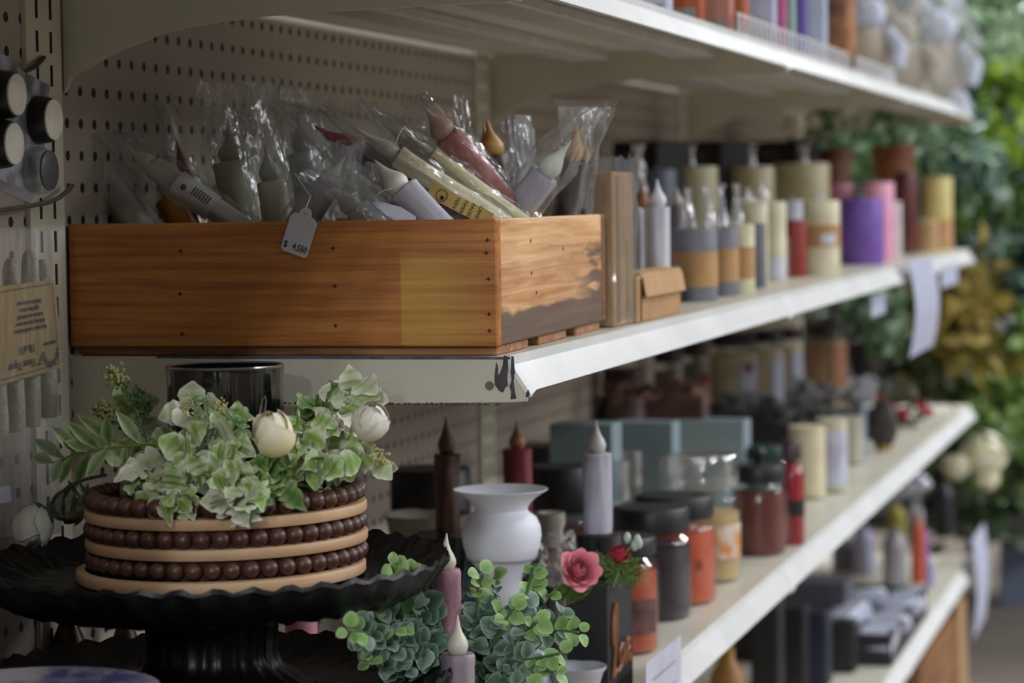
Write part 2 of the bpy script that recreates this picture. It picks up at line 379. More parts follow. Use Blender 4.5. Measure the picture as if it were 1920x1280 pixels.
for lv in ('top', 'middle', 'lower', 'bottom'):
    for i in range(0 if lv == 'middle' else -1, 3):
        w_ = {'top': 'top shelf', 'middle': 'second shelf down', 'lower': 'third shelf down', 'bottom': 'fourth shelf down'}[lv]
        c_ = {'top': ['over the near hook packs', 'over the wooden crate', 'over the grey and ivory pillars', 'carrying the pale plush figures'],
              'middle': ['carrying the wooden crate', 'carrying the row of pillar candles', 'carrying the purple and yellow candles'],
              'lower': ['under the mug and cake stand', 'carrying the lidded jar candles', 'carrying the pale blue boxes', 'carrying the red flowers at its end'],
              'bottom': ['hidden beneath the cake stand', 'low under the jar candles', 'carrying the black goods', 'carrying the black tray of packets']}[lv]
        k = i if lv == 'middle' else i+1
        t = shelf(lv, i, 'cream painted steel shelf, '+w_+', '+c_[k])
        if lv == 'middle' and i == 0:
            # chipped paint showing dark steel at the near corner
            c = MB()
            def blob(pts): c.ext(pts, 0, -.0029, -.0026)
            blob([(.027, .0155), (.0262, .022), (.0253, .0265), (.0243, .0235), (.024, .0165), (.0225, .0185), (.0205, .024), (.0195, .0315), (.0165, .0305), (.0162, .021), (.0172, .014), (.0165, .0085), (.0185, .0075), (.0205, .0035), (.0236, .0048), (.0268, .009)])
            blob([(.0135, .031), (.0118, .0305), (.0112, .019), (.0122, .012), (.0112, .004), (.0102, -.001), (.0148, -.0015), (.0142, .004), (.0155, .008), (.0137, .013), (.0145, .019)])
            blob([(.0025, .0035), (.0008, .006), (-.0001, .003), (.0005, .0005), (.003, -.0002)])
            for k in range(46):
                y = .02 + k*.0042+random.Random(k).random()*.003; h_ = .0004+.0011*random.Random(k+9).random()
                blob([(y, -.0062+.0), (y+.003, -.0062), (y+.002, -.0058+h_), (y+.0006, -.0056+h_)])
            c.build('paint_chip', CHIP, t, smooth=False)
            MB().box(-.0028, .0006, .0165, .30, .0286, .0302).build('worn_edge', mat('5d6d84', .4, '3b4254', 90), t, smooth=False)
# ------------------------------------------------------------------ wooden crate
ZM = .0301; ZU = .298+.0301; ZL = -.33+.0301; ZD = -.652+.0301
cx0, cx1, cy0, cy1, cz0, cz1 = .002, .404, .0255, .3705, .0378, .1335
crate = thing('wooden_crate', 'stained wooden crate full of bagged taper candles', 'crate', (cx0, cy0, ZM), math.radians(1.6))
DX, DY, H0, H1 = cx1-cx0, cy1-cy0, cz0-ZM, cz1-ZM
wa = woodmat('9c5c28', 'c58440', 1, 1.0, patch=(.0, .075, .075+H0, 'c4a048'), rough=.42)
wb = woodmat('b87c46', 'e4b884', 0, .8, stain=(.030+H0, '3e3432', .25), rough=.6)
wi = woodmat('5f3a1b', '8f6232', 1)
MB().box(0, .014, .0, DY, H0, H1, .0012).build('front_board', wa, crate, smooth=False)
MB().box(.0145, DX-.0145, .0005, .0125, H0, H1, .0012).build('end_board', wb, crate, smooth=False)
MB().box(DX-.014, DX, 0, DY, H0, H1, .0012).build('back_board', wi, crate, smooth=False)
MB().box(.0145, DX-.0145, DY-.0125, DY-.0005, H0, H1, .0012).build('end_board', wi, crate, smooth=False)
MB().box(.0145, DX-.0145, .0127, DY-.0127, H0, H0+.006).build('base_board', wi, crate, smooth=False)
for x in (0.011, .150, .287):
    MB().box(x, x+.100, .003, DY-.003, 0.0002, H0-.0003, .001).build('slat', woodmat('7a4c2a', 'b98558', 1), crate, smooth=False)
for (u, v) in [(345, 470), (344, 550), (348, 625), (627, 465), (630, 536), (632, 610), (914, 450), (912, 474), (916, 523), (917, 589), (918, 620)]:
    p = at(u, v, 0, cx0); a, b = p.y-cy0, p.z-ZM
    MB().box(-.0003, .001, a-.0006, a+.0006, b-.0014, b+.0014).box(-.0002, .0008, a-.0022, a+.0022, b-.0003, b+.0003).build('nail', mat('1d130c', .7), crate, smooth=False)
for (u, v) in [(1003, 451), (1071, 466), (1005, 512), (1015, 548)]:
    p = at(u, v, 1, cy0); a, b = p.x-cx0, p.z-ZM
    MB().box(a-.0012, a+.0012, .0001, .001, b-.0014, b+.0014).build('nail', mat('1d130c', .7), crate, smooth=False)

# ------------------------------------------------------------------ candles
rnd = random.Random(4)
def flame_prof(r, h): return [(r*.55, 0), (r*.82, h*.06), (r, h*.2), (r*.98, h*.3), (r*.78, h*.43), (r*.46, h*.58), (r*.25, h*.74), (r*.14, h*.88), (r*.06, h*.985), (0, h)]
def add_flame(par, r, h, z, m, bend=.12):
    f = MB(); f.lathe(flame_prof(r, h), 20)
    f.v = [(x+bend*r*2*(zz/h)**2, y, zz+z) for x, y, zz in f.v]
    return f.build('flame', m, par)
def taper(label, P0, P1, r, bm, fm, fh, fr=None, group=None, film=0, rough=.05, drip=True, name='flameless_candle', bend=.12, ext=.03, filmmat=None, fl=None, cone=1.0):
    P0, P1 = Vector(P0), Vector(P1); h = (P1-P0).length
    o = thing(name, label, 'candle', P0, 0, group)
    o.rotation_mode = 'QUATERNION'; o.rotation_quaternion = (P1-P0).to_track_quat('Z', 'Y')
    sd = rnd.random()*50; b = MB(); n = 14
    pr = [(r*.96*cone, 0)] + [(r*(cone+(1-cone)*k/n), h*k/n) for k in range(1, n)] + [(r*1.03, h*.985), (r*.93, h), (r*.55, h*.995)]
    b.lathe(pr, 28, wob=(rough*2.2, 2.2, sd, 12 if not drip else 18)); b.build('body', bm, o)
    if fh: add_flame(o, fr or r*.72, fh, h*.99, fm, bend)
    if film:
        L = h+fh+ext; R = []; f = MB(); m = 16; n = 22; rr = random.Random(int(sd*100))
        for k in range(m+1):
            t = k/m; z = t*L+.001; ring = []; fl_ = max(0, (z-h-fh*.5)/(L-h-fh*.5)) if z > h+fh*.5 else 0
            for i in range(n):
                a = 2*PI*i/n; q = film*(r*1.0+.0012)*(1+.30*NZ.noise(Vector((math.cos(a)*1.5+sd, math.sin(a)*1.5, z*45))))
                q = q*(1+.35*(t > .5)*(t-.5)); x, y = q*math.cos(a)*(1+.8*fl_), q*math.sin(a)*(1-.8*fl_)
                ring.append(f.V((x+fl_*.004*NZ.noise(Vector((z*80, i, sd))), y+fl_*.006*NZ.noise(Vector((z*60, sd, i*.7))), z)))
            R.append(ring)
        for A, B in zip(R, R[1:]):
            for i in range(n): f.F(A[i], A[(i+1) % n], B[(i+1) % n], B[i])
        f.build('cellophane_wrapper', filmmat or FILM, o, ang=28)
    return o
FILM = clear(milk=.025, gl=.035, bump=.6, scale=90, rough=.16)
FILM2 = clear(milk=.12, gl=.05, bump=.7, scale=90, rough=.2)
GLASS = clear('dfe8e6', .01, .025, 0, 1, .05)
GLID = clear('dfe8e6', .05, .22, .5, 30, .06)
WHITEF = mat('dedad0', .4, 'd2cdc0', 30, sss=.0)
TANF = mat('c99c62', .45, 'a97a42', 60)
def incrate(label, tip, top, ent, xd, wpx, bm, fm, film=1.25, **k):
    """tip of flame, top of body, where it enters the crate (pixels); xd = distance of its plane into the crate"""
    T = at(*tip, 0, xd); B = at(*top, 0, xd); E = at(*ent, 0, xd + k.pop('dx', 0)); r = wpx/2*mpp(B)
    if E.y < .040+r*1.3: E = at(*ent, 1, .040+r*1.3)
    d = (E-B).normalized(); zb = .053+r*.5
    ln = (B.z-zb)/max(.05, -d.z); ln = min(ln, k.pop('maxlen', .16))
    if d.y < 0: ln = max(min(ln, (B.y-.038-r)/-d.y), (E-B).length)
    if d.x > 0: ln = min(ln, max((.365-B.x)/d.x, (E-B).length))
    P0 = B + d*ln
    P0.y = min(P0.y, .353); P0.x = min(max(P0.x, .03), .365)
    return taper(label, P0, B, r, bm, fm, (T-B).length, film=film, group=None, **k)
GW = mat('b9b8ae', .5, 'a8a89c', 60, .3)
GREY = mat('a9a7b0', .5, '8f8e99', 50, .3, stretch=(1, 1, .3))
WINE = mat('5a1826', .25, '3c0f1a', 60, .6, coat=.5, dist=.004)
RED = mat('8a3a34', .55, '6b2424', 45, .3, stretch=(1, 1, .4))
FROST = mat('8e4038', .6, 'a4747a', 130, .2, stretch=(1, 1, .35), ramp=(.42, .62))
BLK = mat('1b191c', .35, '2a262a', 60, .2)
DBR = mat('2e1b14', .45, '4a2c1c', 50, .3)
CREAM = mat('d9d2b4', .5, 'cbc29c', 90, .5)
CRM2 = mat('d8cfa6', .4, 'cfc598', 40)
OLIVE = mat('77785a', .5, '8f8f70', 40, .2)
incrate('olive candle in a clear bag at the crate\'s left end, leaning left', (118, 240), (130, 318), (190, 430), .12, 46, OLIVE, mat('93907c', .5), ext=.02)
incrate('frosty white bagged candle right of the olive one in the crate', (150, 250), (185, 325), (262, 430), .09, 56, GW, mat('a8a698', .5), filmmat=FILM2)
lab = incrate('white bagged candle lying over, barcode sticker on its side', (232, 262), (288, 312), (455, 428), .07, 44, mat('c2c0bc', .5, 'b0aeac', 40, .2), mat('c9c8c0', .5), ext=.015)
incrate('brown tipped candle standing behind the barcode sticker candle', (313, 262), (345, 320), (372, 430), .2, 30, RED, mat('8a4a24', .5), film=1.3)
incrate('amber honey-coloured candle low between two white bagged candles', (300, 355), (312, 372), (345, 428), .15, 50, mat('c07a18', .4, 'a8640c', 40), mat('b8741a', .4), film=0, fr=.003)
incrate('pale green upright candle in a tall clear bag', (430, 235), (438, 302), (456, 425), .15, 78, mat('a9ad92', .45, 'b8bca4', 40, .3, stretch=(1, 1, .2)), mat('a8a698', .5), ext=.035)
incrate('short ivory candle under a tall clear bag, crate middle left', (500, 268), (508, 340), (520, 425), .11, 56, mat('c4c2ac', .5, 'b0ae9a', 40), mat('a8a8a0', .5), ext=.05)
incrate('white candle deep in milky plastic left of the price tag string', (545, 210), (570, 285), (590, 420), .2, 60, mat('a9a8a4', .5), mat('b3b1ac', .5), filmmat=FILM2, ext=.02)
incrate('white candle in crumpled plastic right above the hanging price tag', (650, 292), (612, 345), (560, 425), .06, 56, mat('bcbcc0', .5, 'a8a8b0', 40, .2), mat('c4c4c0', .5), filmmat=FILM2, ext=.01)
incrate('pale candle with curled tip wrapped in milky plastic, crate centre', (628, 330), (668, 395), (720, 445), .06, 56, mat('bcbab4', .5), mat('c9cabf', .5), filmmat=FILM2, ext=.01, film=1.4)
incrate('white wrapped candle half buried between milky plastic and grey candle', (668, 325), (700, 375), (740, 430), .1, 46, mat('b4b4b4', .5), mat('c4c4bf', .5), filmmat=FILM2)
incrate('wine red glossy dripped candle with pink flame, leaning left', (590, 232), (672, 290), (880, 430), .11, 56, WINE, mat('96404e', .5, '803040', 40), film=1.28, drip=True, rough=.12, fr=.0112)
grey = incrate('grey candle with white teardrop flame and paper tag, crate front', (710, 288), (755, 358), (822, 430), .035, 66, GREY, WHITEF, film=0, bend=-.1)
crm = incrate('speckled cream dripped candle with yellow label, in clear bag', (668, 238), (745, 292), (940, 420), .085, 44, CREAM, mat('aaa69c', .5), film=1.25, rough=.09)
incrate('thin frosted red candle squeezed between two cream candles', (735, 232), (757, 265), (905, 410), .15, 28, FROST, mat('a89c92', .5), film=1.3)
incrate('smooth cream candle leaning left, beside the frosted red one', (770, 232), (810, 288), (975, 412), .13, 31, CRM2, mat('b0a898', .5), film=1.3)
incrate('thick frosted red candle with beige flame, tallest of the leaning ones', (801, 192), (838, 252), (974, 408), .14, 54, FROST, mat('a88474', .5), film=1.12, ext=.008, fr=.0105, cone=.85)
incrate('dark brown upright candle with tan flame, left one of a pair', (906, 232), (914, 290), (928, 410), .24, 38, DBR, TANF, film=0, fr=.0075)
incrate('dark brown upright candle with tan flame, right one of a pair', (934, 218), (926, 292), (944, 410), .20, 50, DBR, TANF, film=0, bend=.25, fr=.0095)
incrate('silver grey candle with white flame leaning right in a clear bag', (1054, 250), (1022, 326), (958, 412), .18, 58, GREY, mat('c4c6bc', .4), film=1.3, ext=.03, fr=.0095, bend=.25)
incrate('black candle with tan flame at the crate\'s right end', (1064, 227), (1076, 300), (1056, 412), .31, 44, BLK, TANF, film=1.25, ext=.012, bend=-.3)
incrate('black candle with tan flame, rearmost at the crate\'s right end', (1084, 244), (1092, 305), (1085, 412), .34, 36, BLK, TANF, film=1.3, ext=.03)
incrate('white candle lost in streaky plastic right of the brown pair', (968, 262), (974, 315), (968, 412), .3, 34, mat('a4a4a8', .5), mat('b0b0ac', .5), film=1.4, filmmat=FILM2, ext=.02)
incrate('white candle at the far left rear of the crate in dull plastic', (128, 352), (130, 380), (150, 440), .05, 40, mat('a09e98', .5), mat('a09e98', .5), film=1.4)
# labels on two of the crate candles
def sticker_on(o, r, z0, z1, a0, a1, m, name='sticker', k=1.32, text_=None):
    s = MB(); n = 8
    A = [s.V((r*k*math.cos(a0+(a1-a0)*i/n), r*k*math.sin(a0+(a1-a0)*i/n), z0)) for i in range(n+1)]
    B = [s.V((r*k*math.cos(a0+(a1-a0)*i/n), r*k*math.sin(a0+(a1-a0)*i/n), z1)) for i in range(n+1)]
    for i in range(n): s.F(A[i], A[i+1], B[i+1], B[i])
    return s.build(name, m, o)
def face_local(o):       # angle of the camera direction in the candle's own frame
    bpy.context.view_layer.update()
    d = o.matrix_world.inverted().to_3x3() @ (CAM-o.matrix_world.translation); return math.atan2(d.y, d.x)
rl = 22*mpp(at(288, 312, 0, .07)); fa = face_local(lab); hl = lab.children[0].dimensions.z
st = sticker_on(lab, rl, hl-.064, hl-.026, fa-1.1, fa+1.0, mat('cfcfd6', .5), 'barcode_sticker', 1.36)
bars = MB()
for k in range(7):
    a = fa+.35+.06*0; z = hl-.059+k*.0025
    n = 5; r_ = rl*1.375
    A = [bars.V((r_*math.cos(fa-.1+.6*i/n), r_*math.sin(fa-.1+.6*i/n), z)) for i in range(n+1)]; B = [bars.V((r_*math.cos(fa-.1+.6*i/n), r_*math.sin(fa-.1+.6*i/n), z+.0012)) for i in range(n+1)]
    for i in range(n): bars.F(A[i], A[i+1], B[i+1], B[i])
bars.build('printed_bars', INK, st)
e_ = MB(); e_.M = Matrix.Translation((rl*1.38*math.cos(fa), rl*1.38*math.sin(fa), hl-.035)); e_.ball((0, 0, 0), .0026, sc=(.3, 1, 1.0)); e_.build('red_print', mat('7a2028', .6), st)
# yellow label strip on the cream candle's bag: built as a small card square to the aisle side
def card(name, c, xa, ya, w, h, m, parent, th=.0004):
    xa, ya = Vector(xa).normalized(), Vector(ya).normalized(); za = xa.cross(ya).normalized(); ya = za.cross(xa)
    M = Matrix((xa, ya, za)).transposed().to_4x4(); M.translation = Vector(c)
    b = MB(); b.M = M; b.box(-w/2, w/2, -h/2, h/2, -th/2, th/2); o = b.build(name, m, parent, smooth=False); return o, M
rc = 22*mpp(at(745, 292, 0, .085)); bpy.context.view_layer.update(); CI = crm.matrix_world.inverted()
a1 = CI @ at(808, 356, 0, .068); a2 = CI @ at(918, 412, 0, .068); cc = (a1+a2)/2; ax_ = (a2-a1)
yv = (CI.to_3x3() @ UP); 
lb, LM = card('yellow_label', cc, ax_, yv - ax_*(yv.dot(ax_)/ax_.length_squared), ax_.length*1.05, .0118, mat('c8a860', .6, 'b89850', 40), crm)
for k, wd in enumerate(['TEEN', 'TIMER', 'AALED', 'CANDL']):
    M = LM @ Matrix.Translation((-.0035+k*.0066, 0, .0004)) @ Matrix.Rotation(-PI/2, 4, 'Z')
    text(wd, .0042, M, INK, lb)
lg = MB(); lg.M = LM @ Matrix.Translation((-.0165, .0, .0005)); lg.lathe([(.0048, 0), (.0048, .0002), (.0042, .0002), (.0042, 0)], 24, cap=False); lg.box(-.0006, .0024, -.003, .0, 0, .0003); lg.build('round_print', INK, lb)
# ------------------------------------------------------------------ price tags with string
PAPER = mat('c8c8d4', .6, 'c0c0cc', 30)
def price_tag(label, cpx, xd, ang, w, h, txt=None, string=None, tilt=0, name='price_tag'):
    c = at(*cpx, 0, xd); t = thing(name, label, 'price tag', c)
    d = math.radians(ang)
    xa = -Vector((0, 1, 0))*math.cos(d) + Vector((0, 0, 1))*math.sin(d); ya = Vector((0, 1, 0))*math.sin(d)*1 + Vector((0, 0, 1))*math.cos(d)
    ya = (ya + Vector((-1, 0, 0))*tilt).normalized(); za = xa.cross(ya).normalized()
    M = Matrix((xa, ya, za)).transposed().to_4x4()
    poly = [(-w/2, -h/2+.002), (-w/2+.002, -h/2), (w/2-.002, -h/2), (w/2, -h/2+.002), (w/2, h/2-.006), (w/2-.003, h/2-.003), (.005, h/2-.0025), (.0045, h/2+.001), (.0025, h/2+.003), (-.0025, h/2+.003), (-.0045, h/2+.001), (-.005, h/2-.0025), (-w/2+.003, h/2-.003), (-w/2, h/2-.006)]
    b = MB(); b.M = M; b.ext(poly, 2, -.0002, .0002); p = b.build('tag_card', PAPER, t, smooth=False)
    q = MB(); q.M = M @ Matrix.Translation((0, h/2-.001, .0003)); q.lathe([(.0011, 0), (.0011, .0002)], 14); q.build('eyelet', mat('8a8a96', .6), p)
    if txt:
        text(txt, .0072, M @ Matrix.Translation((0, -h/2+.0055, .0004)) @ Matrix.Scale(.75, 4, (1, 0, 0)), INK, p, 'printed_price', align='CENTER')
    if string:
        pts = [M @ Vector((0, h/2-.001, .0004))] + [at(*s_, 0, xd+dx)-c for *s_, dx in [(a, b_, d_) for a, b_, d_ in string]]
        MB().tube(pts, .00035, 6).build('string', mat('d8d4cc', .7), t)
    return t
price_tag('white paper price tag on string, hanging over the crate\'s long side', (562, 437), -.0048, -19, .0225, .0335, '$   4.550', [(573, 392, -.006), (582, 368, .01), (566, 345, .02), (553, 325, .03)])
ft = thing('price_tag', 'folded-over white paper tag on grey candle, lying on the crate rim', 'price tag', at(738, 397, 0, .012)); b0 = Vector(ft.location)
tb_ = MB(); fp_ = [at(u, v, 0, x)-b0 for u, v, x in [(697, 381, .020), (703, 376, .022), (722, 380, .022), (752, 388, .018), (779, 405, .008), (780, 412, .004), (741, 413, .004), (725, 404, .008)]]
A_ = [tb_.V(q) for q in fp_]; B_ = [tb_.V(q+Vector((.0004, 0, -.0004))) for q in fp_]; tb_.F(*A_); tb_.F(*B_[::-1])
for i in range(8): tb_.F(A_[i], A_[(i+1) % 8], B_[(i+1) % 8], B_[i])
tb_.build('tag_card', PAPER, ft, smooth=False)
MB().tube([at(u, v, 0, x)-b0 for u, v, x in [(706, 379, .0215), (704, 368, .02), (716, 358, .02), (738, 352, .025)]], .00035, 6).build('string', mat('d8d4cc', .7), ft)
s = thing('tag_string', 'loose white tag string looped round the frosted red candle', 'string', at(830, 268, 0, .16))
b0 = at(830, 268, 0, .16)
MB().tube([at(u, v, 0, .155)-b0 for u, v in [(795, 272), (808, 262), (822, 250), (838, 240), (852, 238), (842, 246), (826, 258), (812, 266)]], .0004, 6).build('cord', mat('d8d4cc', .7), s)
s = thing('tag_string', 'short white tag string tied round the cream candle\'s neck', 'string', at(740, 262, 0, .07)); b0 = at(740, 262, 0, .07)
MB().tube([at(u, v, 0, .065)-b0 for u, v in [(753, 242), (748, 252), (743, 266), (736, 272), (728, 282)]], .0005, 6).build('cord', mat('d8d4cc', .7), s)
# loose cellophane bag tops sticking up behind the candles
def bagtop(label, u0, v0, u1, v1, xd, wpx, m=None):
    A = at(u0, v0, 0, xd); B = at(u1, v1, 0, xd); o = thing('cellophane_bag', label, 'plastic bag', A)
    f = MB(); n = 12; mseg = 8; w_ = wpx*mpp(A); sd = rnd.random()*99; d = (B-A); side = Vector((0, 1, 0)); 
    for sgn in (1, -1):
        G = []
        for k in range(mseg+1):
            row = []
            for i in range(n+1):
                t = i/n-.5; q = d*(k/mseg)+side*w_*t*(1+.25*k/mseg)
                z = .006*NZ.noise(Vector((t*7, k*.8, sd+sgn*3)))+sgn*.004*math.cos(PI*t)
                row.append(f.V(q+Vector((z, 0, .010*NZ.noise(Vector((t*9, sd, 5)))*(k == mseg)))))
            G.append(row)
        for a, b in zip(G, G[1:]):
            for i in range(n): f.F(a[i], a[i+1], b[i+1], b[i])
    f.build('film', m or FILM, o, ang=22); return o
bagtop('tall clear bag top rising over the pale green candle', 445, 330, 420, 200, .19, 90)
bagtop('clear bag top with bright creases above the short ivory candle', 520, 345, 525, 170, .15, 70)
bagtop('wide loose clear bag above the milky wrapped candles', 600, 340, 600, 190, .2, 130)
bagtop('clear bag top above the barcode sticker candle', 270, 330, 215, 235, .1, 80)
bagtop('clear bag peak at the crate\'s left, above the frosty white candle', 200, 330, 150, 205, .14, 80)
bagtop('narrow streaked clear bag left of the brown candle pair', 880, 300, 862, 188, .25, 26)
bagtop('shiny clear bag fin right of the brown candle pair', 975, 385, 958, 225, .28, 36, FILM2)
bagtop('clear bag fin between the brown pair and silver candle', 990, 390, 978, 235, .3, 40, FILM2)
bagtop('fanned clear bag over the black candles at crate end', 1075, 390, 1092, 250, .33, 56)
bagtop('crumpled clear bag over the curled tip candle, crate centre', 690, 425, 665, 310, .05, 110, FILM2)

# ------------------------------------------------------------------ second shelf: cardboard, boxes, pillars
KRAFT = mat('b18a5c', .75, 'a37c50', 30, .15)
def sidebox(name, label, cat, u0, u1, v0, vB, z, wy, m, lx=None, group=None, part='box', rz=0):
    """upright box: u0-u1 = whole width in the photo, vB = foot of its front corner"""
    p = at((u0+u1)/2, vB, 2, z); h = Zat(v0, p.x, p.y)-z
    o = thing(name, label, cat, (p.x, p.y, z), rz, group)
    k = mpp(p); W = (u1-u0)*k
    lx = lx if lx is not None else .04
    MB().box(-lx*.1, lx, -.0, wy, 0.0003, h, .001).build(part, m, o, smooth=False)
    return o, h, p
# tall cardboard sleeve wrapped in film
p = at(1150, 610, 2, ZM)
cb = thing('cardboard_box', 'tall narrow cardboard box wrapped in clear plastic beside the crate', 'box', (.425, .034, ZM))
hh = Zat(322, .42, .05)-ZM
x1 = Xat(1188, .034, .1)-.425; x0 = .0
MB().box(0.0, x1, 0, .07, .0004, hh, .0015).build('carton', KRAFT, cb, smooth=False)
MB().box(.012, .024, -.0008, -.0001, .004, hh-.004).build('flap_edge', mat('8d6a42', .8), cb, smooth=False)
MB().box(x1*.62, x1*.8, -.0009, -.0001, .003, hh*.55).build('tape', mat('a89a4a', .35), cb, smooth=False)
f = MB(); n = 40
for k in range(15):
    z = .002+(hh+.012)*k/14; row = []
    for i in range(n):
        a = i/n; 
        seg = a*4; q = [(x1*seg, 0), (x1, .07*(seg-1)), (x1*(3-seg), .07), (0, .07*(4-seg))][min(3, int(seg))]
        c = Vector((q[0]-x1/2, q[1]-.035)); c = c*(1.08+.06*NZ.noise(Vector((i*.45, k*.5, 2))))
        row.append(f.V((c.x+x1/2, c.y+.035, z+(.01*NZ.noise(Vector((i*.5, 1, 1))) if k == 14 else 0))))
    if k:
        for i in range(n): f.F(prev[i], prev[(i+1) % n], row[(i+1) % n], row[i])
    prev = row
f.build('plastic_wrap', clear(milk=.09, gl=.10, bump=.7, scale=40, rough=.15), cb, ang=25)

sb = thing('cardboard_box', 'small open-flapped cardboard box under the white candle', 'box', (.505, .030, ZM))
xb = Xat(1276, .03, .05)-.505; hb = Zat(515, .55, .03)-ZM
MB().box(0, xb, 0, .045, .0004, hb, .001).build('carton', KRAFT, sb, smooth=False)
fl = MB(); fl.ext([(-.002, hb-.002), (-.005, hb-.02), (-.004, hb-.021), (.0, hb+.002), (.02, hb+.004), (.02, hb+.003)], 0, .018, xb+.002); fl.build('flap', mat('bb9467', .75), sb, smooth=False)
MB().box(.012, .0145, -.0012, .0, .001, hb-.003).build('seam', mat('5a4026', .8), sb, smooth=False)
# candles standing round there
WAXW = mat('c9cad2', .5, 'b7b8c4', 40, .35, stretch=(1, 1, .35))
def stand_candle(label, uL, uR, vTip, vTop, y, zb, bm, fm, fpx=None, z0=None, vBot=None, **k):
    x = Xat((uL+uR)/2, y, zb+.08); r = (uR-uL)/2*mpp((x, y, zb)); zt = Zat(vTop, x, y)
    if vBot is not None: zb = Zat(vBot, x, y)
    x = Xat((uL+uR)/2, y, (zt+zb)/2)
    return taper(label, (x, y, zb+.0003), (x, y, zt), r, bm, fm, Zat(vTip, x, y)-zt, fr=(fpx/2*mpp((x, y, zt)) if fpx else None), **k), x, zb, zt
stand_candle('white flameless taper with teardrop flame on the small cardboard box', 1212, 1256, 334, 388, .052, ZM+hb, WAXW, mat('cfd0d4', .4), 33)
stand_candle('taper with brown flame behind the white one, by the wrapped cardboard', 1188, 1222, 330, 390, .13, ZM, mat('8d8580', .5), mat('94633c', .5), 26)
stand_candle('small white bottle-like candle behind the small cardboard box', 1193, 1207, 385, 392, .075, ZM, mat('b4b6c0', .5), WHITEF, 10)
stand_candle('dark grey taper with white flame behind the grey pillars', 1256, 1286, 348, 385, .12, ZM, mat('6a6870', .5), mat('b8b4ac', .5), 22)
bb = at(1278, 567, 2, ZM)
o = thing('black_box', 'small black box at the foot of the front grey pillar', 'box', (bb.x, bb.y, ZM))
MB().box(0, .05, -.001, .018, .0003, Zat(515, bb.x, bb.y)-ZM, .002).build('case', mat('17171b', .4), o, smooth=False)
def pillar(label, spec, m, z, band=None, bandm=None, wick=False, top_dish=True, group=None, stick=None, rough=.0, name='pillar_candle', cat='candle'):
    x, y, r, h = spec
    o = thing(name, label, cat, (x, y, z), 0, group)
    b = MB(); b.lathe([(r*.97, .0003), (r, .003), (r, h-.004), (r*.96, h-.0005), (r*.9, h), (r*.85, h-.002), (0, h-.003)], 36); b.build('wax', m, o)
    if band:
        c = MB(); c.lathe([(r*1.015, h*band[0]), (r*1.015, h*band[1])], 36, cap=False); c.build('paper_band', bandm or KRAFT, o)
    if stick:
        u_, wd_, a_, b_, mm = stick
        a0 = math.atan2(CAM.y-y, CAM.x-x)+u_; c = MB(); n = 6
        A = [c.V((r*1.03*math.cos(a0+wd_*(i/n-.5)), r*1.03*math.sin(a0+wd_*(i/n-.5)), h*a_)) for i in range(n+1)]
        B = [c.V((r*1.03*math.cos(a0+wd_*(i/n-.5)), r*1.03*math.sin(a0+wd_*(i/n-.5)), h*b_)) for i in range(n+1)]
        for i in range(n): c.F(A[i], A[i+1], B[i+1], B[i])
        c.build('sticker', mm, o)
    MB().tube([(0, 0, h-.004), (.001, 0, h+.006)], .0009, 6).build('wick', mat('d8d4c8', .8), o)
    return o
GP = mat('76767f', .55, '6b6b74', 40); IV = mat('d6d0b4', .5, 'bcb494', 25); IVD = mat('a89c78', .5, '9c9070', 25)
STW = mat('c4c8d4', .5)
pillar('grey pillar candle with wide kraft band, nearest on the shelf', by_base(1262, 1346, 428, 566, ZM), GP, ZM, (.2, .68), stick=(-.9, .5, .36, .5, STW))
pillar('grey pillar candle with kraft band, second behind the nearest one', by_base(1320, 1386, 428, 556, ZM), GP, ZM, (.22, .7))
pillar('ivory pillar with printed kraft band between two grey candles', by_base(1366, 1416, 420, 552, ZM), IV, ZM, (.22, .68))
pillar('slim tall slate grey candle behind the ivory banded pillar', by_base(1398, 1437, 418, 540, ZM), mat('666a70', .5), ZM)
pillar('tall ivory candle with white barcode sticker at its foot', by_base(1424, 1475, 378, 526, ZM), IV, ZM, stick=(.4, 1.3, .02, .3, STW))
pillar('dark red box-like candle with pale label strip', by_base(1470, 1513, 412, 520, ZM), mat('8a2c22', .45), ZM, stick=(-.9, .9, .02, .7, mat('c8a8ac', .5)))
pillar('white topped ivory candle behind the dark red one', by_y(1463, 1510, 376, .13, ZM), mat('c4c6d4', .5), ZM)
pillar('broad ivory pillar with brown kraft band left of the purple pillar', by_base(1506, 1575, 376, 517, ZM), IV, ZM, (.38, .68), stick=(.4, .8, .42, .56, STW))
pillar('short fat purple pillar candle', by_base(1577, 1657, 372, 497, ZM), mat('7450a4', .55, '664696', 30), ZM)
pillar('pink pillar candle just behind the purple one', by_base(1618, 1677, 342, 490, ZM), mat('dc9ab4', .5), ZM)
pillar('narrow white candle to the right of the pink pillar', by_base(1662, 1691, 378, 486, ZM), mat('c6bebc', .5), ZM)
pillar('short pink candle peeking out left of the purple pillar', by_y(1550, 1600, 345, .16, ZM), mat('c07f90', .5), ZM)
pillar('dark red-brown tall pillar candle with glossy side', by_base(1678, 1722, 322, 477, ZM), mat('5e2620', .35, '4a1c18', 30, coat=.3), ZM)
pillar('yellow pillar candle with kraft wrap, last on the second shelf', by_base(1733, 1786, 332, 470, ZM), mat('c9b878', .5), ZM, (.02, .42))
pillar('small kraft wrapped candle in front of the dark red-brown pillar', by_base(1715, 1760, 412, 474, ZM), mat('b79f6a', .6), ZM, (.15, .9), mat('a8865e', .7))
